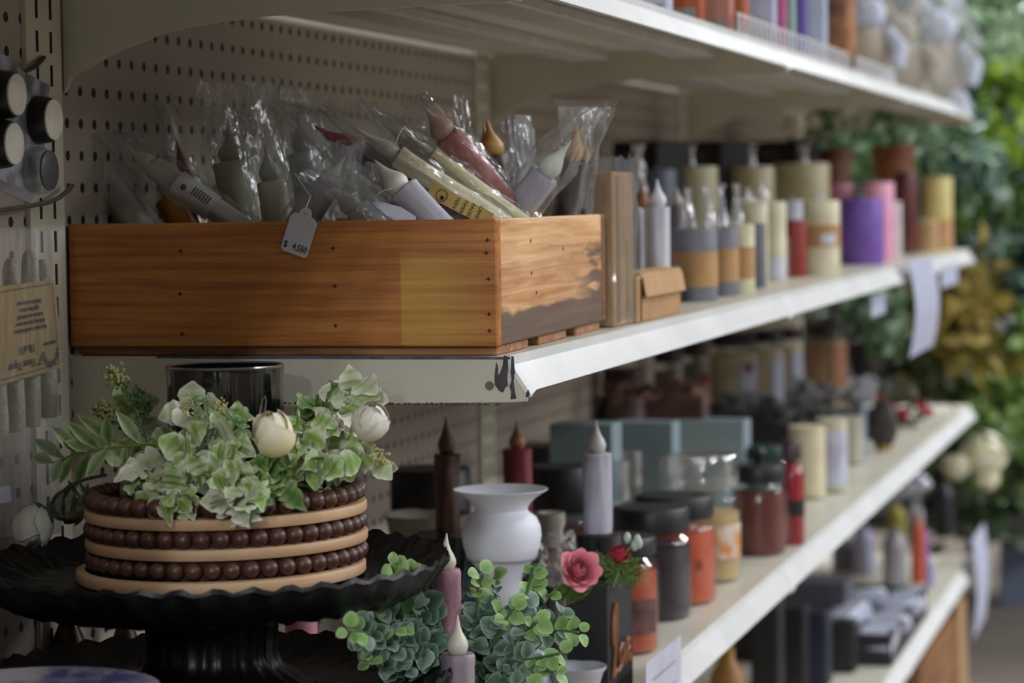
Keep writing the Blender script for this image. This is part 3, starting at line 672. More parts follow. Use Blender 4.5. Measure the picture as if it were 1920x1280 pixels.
# rear row
pillar('large ivory pillar, first of the rear row by the blue-grey one', by_y(1250, 1347, 312, .235, ZM), mat('a09a74', .5, '989070', 30), ZM)
pillar('blue-grey pillar in the rear row behind the white taper', by_y(1196, 1268, 318, .26, ZM), mat('4e5864', .5), ZM)
pillar('large ivory pillar in the middle of the rear row', by_y(1362, 1452, 312, .22, ZM), mat('a59c80', .5, '9a906c', 30), ZM)
pillar('large ivory pillar at the right of the rear row', by_y(1450, 1556, 306, .20, ZM), mat('b0a680', .5, 'a89c74', 30), ZM)
pillar('ivory candle standing low between rear row and grey pillars', by_y(1385, 1440, 375, .10, ZM), IV, ZM)
for k, (u0, u1, lb_) in enumerate([(1140, 1258, 'black gift box with grey print, rear row behind the taper'), (1256, 1374, 'black gift box with faint print, middle of the rear row'), (1372, 1513, 'black gift box with white print, right of the rear row')]):
    y = .30; x = Xat((u0+u1)/2, y, .2); o = thing('black_gift_box', lb_, 'box', (x, y, ZM), 0, 'black gift boxes along the pegboard')
    k_ = mpp((x, y, .1)); W = (u1-u0)*k_
    h = Zat(266, x, y)-ZM
    b = MB().box(-.05, .05, -W*.50+.006, W*.5-.012, .0003, h, .002)
    o.rotation_euler = (0, 0, -.28); o.location.y = .285
    b = b.build('carton', mat('0f0f12', .45), o, smooth=False)
    t_ = MB()
    for j in range(3): t_.box(-.0506, -.0501, -W*.2, W*.2-.01*j, h-.02-.006*j, h-.0175-.006*j)
    t_.build('printed_line', mat('5a5a60', .6), b, smooth=False)
for (u, v, lb_) in [(1196, 262, 'first from the left'), (1295, 262, 'second from the left'), (1409, 262, 'third from the left'), (1507, 262, 'fourth, by the basket')]:
    y = .262 if u < 1500 else .2; x = Xat(u, y, .2); zt = Zat(v+12, x, y); 
    o = thing('clear_bag_tip', 'clear twisted bag tip before the black boxes, '+lb_, 'plastic bag', (x, y, ZM)); q_ = zt-.06-ZM
    f = MB().lathe([(.012, .0004), (.013, q_*.5), (.012, q_), (.010, q_+.015), (.007, q_+.03), (.004, q_+.045), (.006, q_+.055), (.009, q_+.062)], 14, wob=(.6, 2, u, 60), cap=False)
    f.build('film', clear('e8e8f0', .35, .12, .6, 80, .2), o, ang=25)
for k, (u, vt, vb) in enumerate([(1290, 352, 425), (1327, 350, 428), (1352, 345, 425), (1382, 345, 425), (1430, 338, 380), (1447, 352, 378), (1404, 352, 378), (1585, 330, 372), (1538, 352, 378)]):
    if k in (5, 7): continue
    y = .085+.01*(k % 2); x = Xat(u, y, .12); z1 = Zat(vt, x, y); z0 = Zat(vb, x, y)
    lb_ = 'clear glass-like wrapped tip, ' + ['above the nearest grey pillar', 'right above the nearest grey pillar\'s edge', 'over the second grey pillar', 'over the second grey pillar\'s right edge', 'over the tall ivory candle', 'right of the tip over the tall ivory candle', 'above the slate candle', 'above the purple pillar', 'above the white topped candle'][k]
    o = thing('cellophane_twist', lb_, 'plastic bag', (x, y, z0), 0, None)
    h = z1-z0; MB().lathe([(.0085, 0), (.0075, h*.2), (.006, h*.4), (.0045, h*.6), (.0028, h*.8), (.0045, h)], 16, wob=(.8, 2, u, 70), cap=False).build('film', clear('e8e8f4', .22, .16, .7, 80, .14), o, ang=25)

# ------------------------------------------------------------------ foliage helpers
def rdir(r, up=.3):
    while True:
        d = Vector((r.uniform(-1, 1), r.uniform(-1, 1), r.uniform(-1, 1)+up))
        if .2 < d.length < 1.4: return d.normalized()
def bush(name, label, cat, c, size, n, ls, h1, h2, kind='oval', seed=1, pot=None, droop=.2, stems=10):
    r = random.Random(seed); c = Vector(c); o = thing(name, label, cat, c)
    l = MB(); l.lo = True; st_ = MB(); tips = []
    for k in range(stems):
        d = rdir(r, .2); e = Vector((d.x*size[0], d.y*size[1], d.z*size[2])); mid = e*.5+Vector((0, 0, size[2]*.15))
        st_.tube([(0, 0, 0), mid, e], [.003, .0025, .0015], 5); tips.append((mid, e))
    for k in range(n):
        a, b = tips[k % stems]; t = r.random(); p = a.lerp(b, t) if r.random() < .6 else b*r.random()
        p = p + Vector((r.gauss(0, 1)*size[0], r.gauss(0, 1)*size[1], r.gauss(0, 1)*size[2]))*.30
        l.leaf(p, rdir(r, -droop), rdir(r, .8), ls*r.uniform(.7, 1.25), ls*r.uniform(.45, .75), kind)
    st_.build('stems', mat('39421f', .7), o); l.build('foliage', leafmat(h1, h2), o)
    if pot:
        rp, hp, hx = pot
        MB().lathe([(rp*.72, -size[2]-hp), (rp, -size[2]*.9), (rp*1.06, -size[2]*.9), (rp*1.06, -size[2]*.75), (rp*.9, -size[2]*.75), (rp*.85, -size[2]*.9)], 24, cap=True).build('pot', mat(hx, .7), o)
    return o
def petal(mb, base, ang, tilt, L, W, cup, curl=.1, tw=0):
    n, m = 5, 5; ca, sa = math.cos(ang), math.sin(ang); G = []
    for j in range(m+1):
        t = j/m; row = []
        for i in range(n+1):
            s_ = i/n*2-1; wv = W*(math.sin(PI*min(1, .18+t*.72))**.7)*.5
            out = math.sin(tilt)*t*L - cup*math.sin(t*PI)*L*-.3 + (curl*L*max(0, t-.7)*2)
            up = math.cos(tilt)*t*L - curl*L*max(0, t-.75)*1.2 - .08*L*abs(s_)*t
            out -= abs(s_)**2*cup*wv*.9
            x, y = out, s_*wv; row.append(mb.V(Vector(base)+Vector((x*ca-y*sa, x*sa+y*ca, up)), t))
        G.append(row)
    for a, b in zip(G, G[1:]):
        for i in range(n): mb.F(a[i], a[i+1], b[i+1], b[i])
def rose(par, P, d, R, m, name='rose', closed=.5, seed=1, n=26):
    q = Vector(d).to_track_quat('Z', 'Y').to_matrix().to_4x4(); b = MB(); b.M = Matrix.Translation(P) @ q; r = random.Random(seed)
    for k in range(n):
        t = k/(n-1); a = k*2.4+r.uniform(-.2, .2)
        petal(b, (math.cos(a)*R*.22*t, math.sin(a)*R*.22*t, -.15*R*t), a, (.08+(1.15-closed*.75)*t), R*(1.0+.22*t*(1-closed)), R*(.65+.75*t), .55, curl=.05+.3*t*(1-closed*.6))
    return b.build(name, m, par, ang=70)

def bud(par, P, d, R, m, name='rose', seed=1, el=1.25, n=9):
    q = Vector(d).to_track_quat('Z', 'Y').to_matrix().to_4x4(); b = MB(); b.M = Matrix.Translation(P) @ q; r = random.Random(seed)
    b.ball((0, 0, 0), R*.8, 16, 12, sc=(1, 1, el))
    for k in range(n):
        t = k/(n-1); a = k*2.25+r.uniform(-.2, .2); sc = R*(.86+.20*t); top = .10+.75*t*t+r.uniform(0, .1); G = []
        for j in range(9):
            f_ = j/8; ph = top+(2.9-top)*f_; row = []
            wv = 1.35*min(1, .35+1.6*f_)
            for i in range(9):
                s_ = i/4-1; th = a+s_*wv; lift = 1+.10*(1-f_)**3*t+.05*abs(s_)**3*t+.02*math.sin(i*2.1+k)
                phx = ph+.22*abs(s_)**2*(1-f_)
                row.append(b.V((sc*lift*math.sin(phx)*math.cos(th), sc*lift*math.sin(phx)*math.sin(th), sc*el*lift*math.cos(phx)), max(0, 1-f_*1.5)))
            G.append(row)
        for A, B in zip(G, G[1:]):
            for i in range(8): b.F(A[i], A[i+1], B[i+1], B[i])
    return b.build(name, m, par, ang=80)
# ------------------------------------------------------------------ the third shelf's near end: cake stands, bead riser, mug, wreath
BC = Vector((-.118, .198, 0)); PC = Vector((-.150, .1985, 0))
PBLK = mat('060507', .34, '0a090b', 40, .15, spec=.28)
def ruffle_plate(par, R, z, drop, name='plate', seed=3):
    b = MB(); n = 160; prof = [(0, .006), (.6, .006), (.80, .006), (.86, .010), (.93, .016), (1, .0235), (1.006, .0205), (.985, .017), (.93, .004), (.84, -drop*.6), (.74, -drop), (.6, -drop), (0, -drop)]
    rings = []
    for k, (q, zz) in enumerate(prof):
        ring = []
        for i in range(n):
            a = 2*PI*i/n; am = 0
            if .7 < q: am = .0022 if k in (3, 4, 5, 7, 8, 9) else .0014
            ph = 44*a + q*34
            rr = R*q*(1+(.006*math.cos(22*a+q*5) if q > .85 else 0)); ring.append(b.V((rr*math.cos(a), rr*math.sin(a), z+zz+am*math.sin(ph))))
        rings.append(ring)
    for A, B in zip(rings, rings[1:]):
        for i in range(n): b.F(A[i], A[(i+1) % n], B[(i+1) % n], B[i])
    return b.build(name, PBLK, par, ang=60)
zp = -.1205           # top of the upper plate
lowz = -.209
s1 = thing('cake_stand', 'tall black cake stand with swirled rim under the beaded riser', 'cake stand', (PC.x, PC.y, lowz+.0065))
ruffle_plate(s1, .170, zp-(lowz+.0065)-.0065, .008)
pd = MB(); hp_ = zp-.0135-(lowz+.0065)
pd.lathe([(.075, 0), (.073, .006), (.062, .012), (.05, .02), (.046, .03), (.047, .05), (.052, hp_*.85), (.06, hp_)], 96, flute=.02, nf=24)
pd.build('pedestal', PBLK, s1)
ptag = MB().box(-.002, -.0016, -.011, .009, .028, .058); ptag.M = Matrix()
pt = ptag.build('price_sticker', mat('3c3c44', .7), s1, smooth=False); q = at(478, 1197, 0, -.16); pt.location = (q.x-PC.x, q.y-PC.y, q.z-(lowz+.0065)-.043)
pt.rotation_euler = (.08, 0, 0)
s2 = thing('cake_stand', 'wider black stand with feathery rim, underneath the tall one', 'cake stand', (PC.x-.002, PC.y, ZL))
ruffle_plate(s2, .171, lowz-ZL-.0065+.0065, .020)
MB().lathe([(.085, 0), (.08, .006), (.06, .014), (.05, .03), (.055, lowz-ZL-.0205)], 72, flute=.02, nf=18).build('pedestal', PBLK, s2)
# beaded wooden riser
zr = zp+.0006
ri = thing('beaded_riser', 'round riser of brown wooden beads between pale wood hoops', 'riser', (BC.x-.008, BC.y-.003, zr))
ri.rotation_euler = (-.012, 0, 0)
HOOP = mat('cfab84', .55, 'c09872', 12, .1, stretch=(1, 1, 6)); BEAD = mat('5c3a2e', .42, '4a2c22', 40, coat=.12)
hoops = [(.1035, 0, .009, 0), (.101, .0225, .031, 1), (.101, .0435, .052, 2)]
for R_, za, zb, k in hoops:
    b = MB(); b.lathe([(R_-.006, za), (R_, za+.0005), (R_+.0008, za+.002), (R_+.0008, zb-.002), (R_, zb-.0005), (R_-.006, zb)], 96, cap=False)
    A = b; b.lathe([(R_-.006, zb), (R_-.006, za)], 96, cap=False)
    h_ = b.build('hoop', HOOP, ri); h_.location = ((-.004, .003, 0) if k == 0 else (.001, 0, 0))
MB().lathe([(0, .001), (.094, .001), (.094, .053), (0, .053)], 64).build('core', mat('2b1a14', .7), ri)
bd = None; rest = MB()
NB = 46
for k, (zc, rb) in enumerate([(.0156, .0066), (.0372, .0064), (.0590, .0068)]):
    for j in range(NB):
        a = 2*PI*(j+.5*k)/NB; R_ = .0958
        x, y = R_*math.cos(a), R_*math.sin(a)
        face = math.cos(a-math.atan2(CAM.y-BC.y, CAM.x-BC.x))
        if face > -.55:
            if bd is None: bd = MB().ball((0, 0, 0), .0066, 16, 10).build('bead', BEAD, ri, loc=(x, y, zc))
            else:
                c = bd.copy(); COL.objects.link(c); c.parent = ri; c.location = (x, y, zc)
        else: rest.ball((x, y, zc), .0066, 10, 6)
tag(rest.build('rear_beads', BEAD, ri), kind='stuff')
# mug inside the riser
mx, my = BC.x+.012, BC.y+.004
mug_r = 110*mpp((mx, my, 0)); mz = zr+.0535; mh = Zat(686, mx, my)-mz
mug = thing('black_mug', 'glossy black fluted ceramic mug inside the flower wreath', 'mug', (mx, my, mz))
MB().lathe([(mug_r*.9, 0), (mug_r*.97, .004), (mug_r*.985, mh*.5), (mug_r*.985, mh*.9), (mug_r*1.0, mh*.96), (mug_r*1.0, mh*.99), (mug_r*.98, mh), (mug_r*.94, mh*.99), (mug_r*.93, mh*.5), (mug_r*.9, .006), (0, .006)], 120, flute=.006, nf=40).build('cup', mat('09080b', .12, '0d0c10', 30, coat=.6), mug)
MB().lathe([(mug_r*.99, mh*.985), (mug_r*1.004, mh), (mug_r*.985, mh*1.012), (mug_r*.955, mh)], 96, cap=False).build('rim', mat('6f665a', .18, '4f4840', 20, coat=.5), mug)
# wreath round the mug
PALE = leafmat('8fae58', 'd8dec2', .6, .8, 110); PALE2 = leafmat('b4c094', 'e6e6d6', .55, .3, 70); DEEPG = leafmat('4c7434', '9ab070', .5, .5, 90)
CRM_R = leafmat('ddd29c', 'ece6cc', .6, .3, 50); WHT_R = leafmat('dcd6c0', 'e8e4d8', .6, .2, 40)
wr = thing('flower_wreath', 'wreath of pale green leaves and cream roses around the black mug', 'wreath', (BC.x, BC.y, zr+.065))
W0 = Vector(wr.location)
def wp(u, v, xd): return at(u, v, 0, xd)-W0
r = random.Random(11)
ring = MB(); pts = []
for k in range(33):
    a = 2*PI*k/32; pts.append((.075*math.cos(a), .075*math.sin(a), .006*math.sin(5*a)))
ring.tube(pts, .0022, 6, cap=False).build('vine_ring', mat('5d6b2c', .7), wr)
def cluster(name, u, v, xd, n, ls, m, kind='ivy', spread=26, seed=1, toward=(-1, -.2, -.1)):
    rr = random.Random(seed); b = MB(); st_ = MB()
    for k in range(n):
        uu, vv = u+rr.gauss(0, spread), v+rr.gauss(0, spread*.75); p = wp(uu, vv, xd+rr.uniform(-.012, .012))
        c = wp(u, v, xd+.01); d = (p-c)+Vector((0, 0, rr.uniform(-.012, .006)))
        if d.length < 1e-3: d = Vector((0, 1, 0))
        nrm = Vector(toward)+Vector((rr.uniform(-.5, .5), rr.uniform(-.5, .5), rr.uniform(-.2, .8)))
        b.leaf(p-d.normalized()*ls*.4, d, nrm, ls*rr.uniform(.8, 1.25), ls*rr.uniform(.75, 1.0), kind, bend=rr.uniform(0, .35))
        st_.tube([c, (c+p)/2+Vector((0, 0, .002)), p-d.normalized()*ls*.4], .0005, 5)
    o = b.build(name, m, wr); st_.build('stalks', mat('8fa04c', .6), o); return o
LC = [  # u, v, x, n, size, mat, spread
 (240, 850, -.16, 8, .022, PALE, 28), (300, 880, -.20, 9, .022, PALE2, 26), (330, 920, -.222, 8, .023, PALE, 22), (375, 875, -.20, 9, .024, PALE, 28),
 (395, 830, -.18, 8, .024, PALE2, 24), (430, 870, -.21, 8, .022, PALE, 26), (415, 915, -.225, 8, .022, PALE, 22), (432, 950, -.235, 6, .021, PALE2, 18),
 (455, 905, -.225, 8, .022, PALE, 20), (460, 940, -.235, 5, .020, PALE2, 16), (520, 870, -.205, 8, .021, DEEPG, 20), (570, 840, -.17, 9, .023, PALE, 26),
 (600, 870, -.18, 8, .021, PALE, 20), (640, 870, -.15, 8, .022, PALE, 22), (640, 800, -.11, 8, .023, PALE, 24), (655, 745, -.10, 7, .023, PALE2, 20), (590, 765, -.10, 6, .023, DEEPG, 18),
 (630, 790, -.12, 4, .016, WHT_R, 12), (365, 790, -.17, 9, .023, PALE2, 26), (430, 800, -.17, 8, .020, PALE, 24), (265, 900, -.20, 6, .022, PALE, 22), (320, 945, -.228, 5, .020, PALE, 14), (345, 850, -.19, 8, .024, PALE, 26), (480, 890, -.21, 7, .02, DEEPG, 24), (250, 760, -.10, 5, .023, PALE, 16), (560, 800, -.14, 6, .021, PALE, 20), (520, 910, -.215, 6, .02, DEEPG, 20), (680, 860, -.12, 7, .019, PALE2, 22)]
for i, (u, v, xd, n, ls, m, sp) in enumerate(LC): cluster('leaf_cluster', u, v, xd, n+1, ls*.93, m, 'ivy' if i % 3 else 'oval', sp, 50+i)
# arching left spray with long leaves
b = MB(); st_ = MB(); path = [(330, 838), (270, 832), (220, 838), (170, 845), (130, 855), (100, 868)]
pp = [wp(u, v, -.17) for u, v in path]; st_.tube(pp, [.0016, .0014, .0012, .001, .0008, .0006], 6)
lv = [((265, 832), (215, 770)), ((250, 832), (235, 870)), ((225, 836), (150, 785)), ((205, 838), (165, 900)), ((185, 842), (128, 795)), ((170, 845), (150, 915)), ((150, 850), (95, 800)), ((140, 852), (118, 905)),
      ((120, 860), (70, 830)), ((115, 862), (100, 905)), ((100, 868), (62, 858)), ((240, 838), (258, 900)), ((205, 836), (200, 775)), ((290, 838), (245, 890)), ((128, 856), (105, 900)), ((165, 846), (120, 830))]
for k, (a, c) in enumerate(lv):
    A = wp(*a, -.17); B = wp(*c, -.175+.01*(k % 3)); b.leaf(A, B-A, (-1, -.3, .5+.3*(k % 2)), (B-A).length, .0105, 'lance', bend=-.15, fold=.5)
o = b.build('leaf_spray', leafmat('5c8438', 'c3cba2', .5, .3), wr); st_.build('stalks', mat('86a03c', .6), o)
# ferny sprigs with berry heads
def sprig(path, head, xd, seed, hs=.0085, n=26, ls=.0085):
    rr = random.Random(seed); pp = [wp(u, v, xd) for u, v in path]; b = MB(); st_ = MB(); st_.tube(pp, .0008, 5)
    for k in range(n):
        t = k/n*(len(pp)-1); i = min(int(t), len(pp)-2); p = pp[i].lerp(pp[i+1], t-i); d = (pp[i+1]-pp[i]).normalized()
        s_ = Vector((rr.uniform(-1, 1), rr.uniform(-1, 1), rr.uniform(-1, 1))); b.leaf(p, d*.8+s_, (-1, 0, .3), ls*rr.uniform(.7, 1.2), ls*.35, 'oval')
    o = b.build('sprig', leafmat('5f8550', '9db487', .5, .3), wr); st_.build('stalks', mat('6e8a4a', .6), o)
    hb_ = MB()
    for (hu, hv) in head:
        c = wp(hu, hv, xd-.002)
        for k in range(34): hb_.ball(c+Vector((rr.gauss(0, 1), rr.gauss(0, 1), rr.gauss(0, 1)))*hs*.42, hs*.16, 6, 4)
    hb_.build('berry_head', mat('c6c48c', .6, 'b4b070', 80), wr)
sprig([(285, 850), (262, 790), (240, 745), (215, 700)], [(213, 702), (220, 712)], -.13, 1)
sprig([(270, 850), (240, 810), (205, 780), (190, 768)], [(192, 765), (200, 775)], -.14, 2)
sprig([(350, 752), (378, 752), (420, 775), (450, 800), (480, 830)], [(350, 752), (352, 765), (412, 758)], -.2, 3, hs=.0055)
sprig([(640, 850), (670, 845), (700, 852)], [(702, 850), (712, 858)], -.12, 4, hs=.0065)
sprig([(255, 720), (262, 745), (272, 790)], [(235, 745)], -.12, 6, hs=.003)
bud(wr, wp(514, 812, -.238), (-.45, .15, 1), .0128, CRM_R, seed=3)
bud(wr, wp(694, 790, -.165), (-.6, -.3, .8), .0125, WHT_R, seed=5, el=1.1)
MB().tube([wp(u, v, -.205) for u, v in [(487, 830), (484, 790), (492, 748), (497, 742), (499, 752), (494, 790), (492, 820)]], .00045, 6).build('wire_loop', mat('9a9498', .3, metal=.8), wr)
# hanging white rose on the left
bud(wr, wp(62, 985, -.19), (-.3, .4, -1), .0135, leafmat('ccd0c0', 'dadcd0', .6, .1), seed=8, el=1.1)
bud(wr, wp(130, 950, -.12), (-.6, .3, -.6), .0125, leafmat('a4a484', 'b4b494', .6, .1), seed=9, el=1.0)
MB().tube([wp(u, v, x) for u, v, x in [(200, 890, -.17), (160, 898, -.18), (128, 912, -.185), (105, 930, -.19), (92, 955, -.19)]], .0012, 6).build('stem', mat('232b14', .7), wr)
b = MB()
for k, (u, v) in enumerate([(150, 905), (140, 925), (135, 910), (160, 918), (120, 935), (150, 930), (128, 900), (165, 905)]): A = wp(u, v, -.18); b.leaf(A, Vector((-.2, (k % 3-1)*.6, -.8)), (-1, 0, .2), .014, .004, 'lance')
for k in range(6): A = wp(88, 958, -.19); a = k; b.leaf(A, Vector((-.3, math.cos(a), math.sin(a)-.4)), (-1, 0, 0), .01, .005, 'oval')
b.build('dark_leaves', leafmat('1d2b14', '2c3f1e', .6, .2), wr)

# ------------------------------------------------------------------ things on hooks at the near left
def hook(label, x, z, L=.16):
    o = thing('display_hook', label, 'hook', (x, DEEP, z))
    MB().tube([(0, -.001, 0), (0, -L*.5, -.004), (0, -L*.86, -.004), (0, -L, .012)], .0022, 8).build('rod', WIRE, o)
    MB().box(-.018, .018, -.008, -.0045, -.004, .010).build('back_plate', WIRE, o, smooth=False); return o
h1 = thing('display_hook', 'black wire hook holding the tea light card', 'hook', at(82, 108, 0, -.05)); b0 = Vector(h1.location)
MB().tube([at(82, 108, 0, -.05)-b0, at(66, 125, 0, -.07)-b0, at(45, 135, 0, -.1)-b0, at(20, 134, 0, -.13)-b0, at(-30, 118, 0, -.19)-b0], .0019, 8).build('rod', mat('17140f', .4), h1)
h2 = thing('display_hook', 'grey wire hook holding the bag of taper candles', 'hook', at(136, 348, 0, -.02)); b0 = Vector(h2.location)
MB().tube([at(136, 348, 0, -.02)-b0, at(112, 370, 0, -.05)-b0, at(90, 380, 0, -.075)-b0, at(20, 392, 0, -.14)-b0, at(-40, 400, 0, -.2)-b0], .0019, 8).build('rod', mat('77756f', .3, metal=.6), h2)
def hangcard(o, corners, m, name, parent=None, th=.0012):
    b = MB(); A = [b.V(c) for c in corners]; nrm = (corners[1]-corners[0]).cross(corners[2]-corners[0]).normalized()*th; B = [b.V(c+nrm) for c in corners]; n = len(corners)
    b.F(*A); b.F(*B[::-1])
    for i in range(n): b.F(A[i], A[(i+1) % n], B[(i+1) % n], B[i])
    return b.build(name, m, parent or o, smooth=False)
tl = thing('tea_light_pack', 'hanging grey card blister-packed with white tea lights', 'tea light pack', (-.13, .33, .2)); T0 = Vector(tl.location); YC = .325
def cp(u, v, y=YC): return at(u, v, 1, y)-T0
hangcard(tl, [cp(-60, 75), cp(15, 106), cp(40, 132), cp(94, 160), cp(88, 215), cp(76, 366), cp(-60, 330)], mat('a4a6b0', .5, '55565e', 60, .1, ramp=(.4, .6)), 'card', th=.001)
for (u, v) in [(0, 178), (70, 225), (-5, 270), (62, 320), (-62, 140), (-66, 230)]:
    p = cp(u, v); b = MB(); b.M = Matrix.Translation(p) @ Matrix.Rotation(PI/2, 4, 'X')
    b.lathe([(.0175, 0), (.0175, .002), (.0165, .009), (.0150, .012)], 28); c = b.build('cup', mat('141316', .4) if v != 320 else clear(milk=.15), tl)
    b = MB(); b.M = Matrix.Translation(p) @ Matrix.Rotation(PI/2, 4, 'X')
    b.lathe([(.0145, .0122), (.0145, .0135), (.013, .0142), (0, .0142)], 28)
    if v != 320: b.build('wax', mat('e0dccf', .6, 'ccc8bc', 50), c)
    else: b.build('lid', mat('4c4c52', .4), c)
t_ = MB()
for k in range(5): p = cp(8+k*3, 372-k*1.5); 
hangcard(tl, [cp(-40, 318, YC-.02), cp(65, 365, YC-.02), cp(60, 382, YC-.02), cp(-40, 340, YC-.02)], mat('6a6466', .5), 'barcode_strip')
# unseen boxes added further left along the bay to block low light
for k, xk in enumerate((-.72, -.84, -.96, -1.08)):
    o = thing('added_shade_box', 'long grey box added out of view to shade the left bay, '+['nearest to the crate', 'second from the crate', 'third from the crate', 'furthest from the crate'][k], 'candle pack', (xk, .13, -.10))
    MB().box(-.05, .05, 0, .235, 0, .34, .004).build('carton', mat('6a6a70', .6), o, smooth=False)
    MB().tube([(0, .242, .33), (0, -.02, .352), (0, -.03, .362)], .002, 6).build('hanging_hook', WIRE, o)
# bag of taper candles
bg = thing('taper_candle_pack', 'clear hanging bag of textured ivory tapers with tan label', 'candle pack', (-.14, .31, .06)); T0 = Vector(bg.location)
YB = .315
def cq(u, v, y=YB): return at(u, v, 1, y)-T0
CREAMT = mat('a09a84', .6, '8c866e', 120, .5)
for (uT, vT, uB, vB, dy) in [(20, 484, 32, 810, 0), (56, 468, 60, 800, .004), (80, 486, 92, 782, .012), (-15, 490, 0, 815, 0), (-52, 490, -35, 820, 0)]:
    A = cq(uT, vT, YB+dy); B = cq(uB, vB, YB+dy)
    b = MB(); b.M = Matrix.Translation(B) @ (A-B).to_track_quat('Z', 'Y').to_matrix().to_4x4(); h = (A-B).length; rr = 16*mpp(B+T0)*1.05
    b.lathe([(rr*.9, 0), (rr, .003)]+[(rr*(1+.04*math.sin(k)), h*k/12) for k in range(1, 11)]+[(rr*.95, h*.93), (rr*.8, h*.97), (rr*.4, h)], 20, wob=(.12, 2, uT, 90)); b.build('taper', CREAMT, bg)
lbm = mat('8f7a4a', .7, '86713f', 20)
LBc = [(-60, 545), (103, 523), (117, 689), (-60, 738)]
YF = YB-.010
hangcard(bg, [cq(u, v, YF) for u, v in LBc], lbm, 'tan_label', th=.0006)
lbo = [c for c in bg.children if c.name.startswith('tan_label')][0]
tl0, tr0, br0, bl0 = [cq(u, v, YF-.0012) for u, v in LBc]
def lp(s_, t): return tl0.lerp(tr0, s_).lerp(bl0.lerp(br0, s_), t)
e = MB()
for (s0, t0, s1_, t1) in [(.05, .06, .965, .045), (.965, .045, .965, .945), (.05, .96, .965, .945)]: e.tube([lp(s0, t0), lp(s1_, t1)], .0003, 4)
e.build('printed_border', INK, lbo)
def lmat(s_, t, rot=PI):
    xa = (lp(s_+.01, t)-lp(s_, t)).normalized(); ya = (lp(s_, t)-lp(s_, t+.01)); ya = (ya-xa*ya.dot(xa)).normalized(); za = xa.cross(ya)
    M = Matrix((xa, ya, za)).transposed().to_4x4(); M.translation = lp(s_, t); return M @ Matrix.Rotation(rot, 4, 'Z')
text('7" Timer Taper', .0082, lmat(.60, .855), INK, lbo); text('Pk of 1', .0085, lmat(.62, .70), INK, lbo)
for k, (tx) in enumerate(['Fits standard candle holders', 'flickering flame uses two', 'batteries not included', 'eight hour timer', 'Made for indoor use']):
    text(tx, .0044, lmat(.68, .5-k*.072), INK, lbo)
# arc lettering HEARTHSIDE
word = 'HEARTHSIDE'
for k, ch in enumerate(word):
    a = math.radians(-70+k*15.5); cM = lmat(.885, .73)
    M = cM @ Matrix.Translation((math.sin(a)*.0125, math.cos(a)*.0125, 0)) @ Matrix.Rotation(-a, 4, 'Z'); text(ch, .0062, M, INK, lbo)
text('COLLECTION', .0032, lmat(.885, .69), INK, lbo)
b = MB(); b.M = Matrix()
F_ = MB(); cs = [(-60, 425), (96, 430), (104, 520), (118, 700), (112, 860), (118, 1000), (-60, 1010)]
for yy in (YB-.013, YB+.02):
    pts_ = [cq(u, v, yy) for u, v in cs]; F_.F(*[F_.V(p) for p in pts_])
F_.build('clear_bag', clear(milk=.05, gl=.03, bump=.6, scale=50, rough=.25), bg, smooth=False)
# small white sticker on the bag bottom
hangcard(bg, [cq(-10, 915, YB-.014), cq(18, 910, YB-.014), cq(22, 940, YB-.014), cq(-8, 945, YB-.014)], mat('7d7f88', .6), 'sticker')
# ------------------------------------------------------------------ blue and white plate, bits behind
pw = at(48, 1326, 0, -.42)
pl = thing('patterned_plate', 'white plate with blue brushed pattern at the photo\'s bottom left', 'plate', (pw.x+.01, pw.y, ZL))
hpz = pw.z+.004-ZL
MB().lathe([(.03, 0), (.034, hpz*.45), (.05, hpz*.9), (.070, hpz), (.078, hpz+.0035), (.0785, hpz+.0055), (.068, hpz+.003), (.05, hpz), (0, hpz-.001)], 64).build('dish', mat('9c989c', .35, '4c4a74', 16, ramp=(.52, .60), coat=.3), pl)
def lowitem(name, label, cat, uL, uR, vT, y, prof, m, part='body', zb=ZL, seg=28, **k):
    x, y, r_, h = by_y(uL, uR, vT, y, zb); o = thing(name, label, cat, (x, y, zb))
    MB().lathe([(a*r_, b*h) for a, b in prof], seg).build(part, m, o); return o, x, y, r_, h
BOT = [(.8, 0), (.95, .03), (1, .1), (1, .75), (.9, .85), (.5, .95), (.48, 1)]
lowitem('amber_bottle', 'small amber bottle behind the cake stand, left of the pair', 'bottle', 98, 165, 1150, .355, BOT, mat('4a2c14', .3))
lowitem('amber_bottle', 'small amber bottle behind the cake stand, right of the pair', 'bottle', 212, 262, 1150, .35, BOT, mat('3e2212', .3))
x = Xat(566, .18, -.2)
o, x, y, r_, h = lowitem('pink_pillar', 'pink pillar candle seen between the two black stands', 'candle', 536, 597, 1132, .215, [(.97, 0), (1, .02), (1, .97), (.95, 1), (0, .99)], mat('c07c8c', .5))
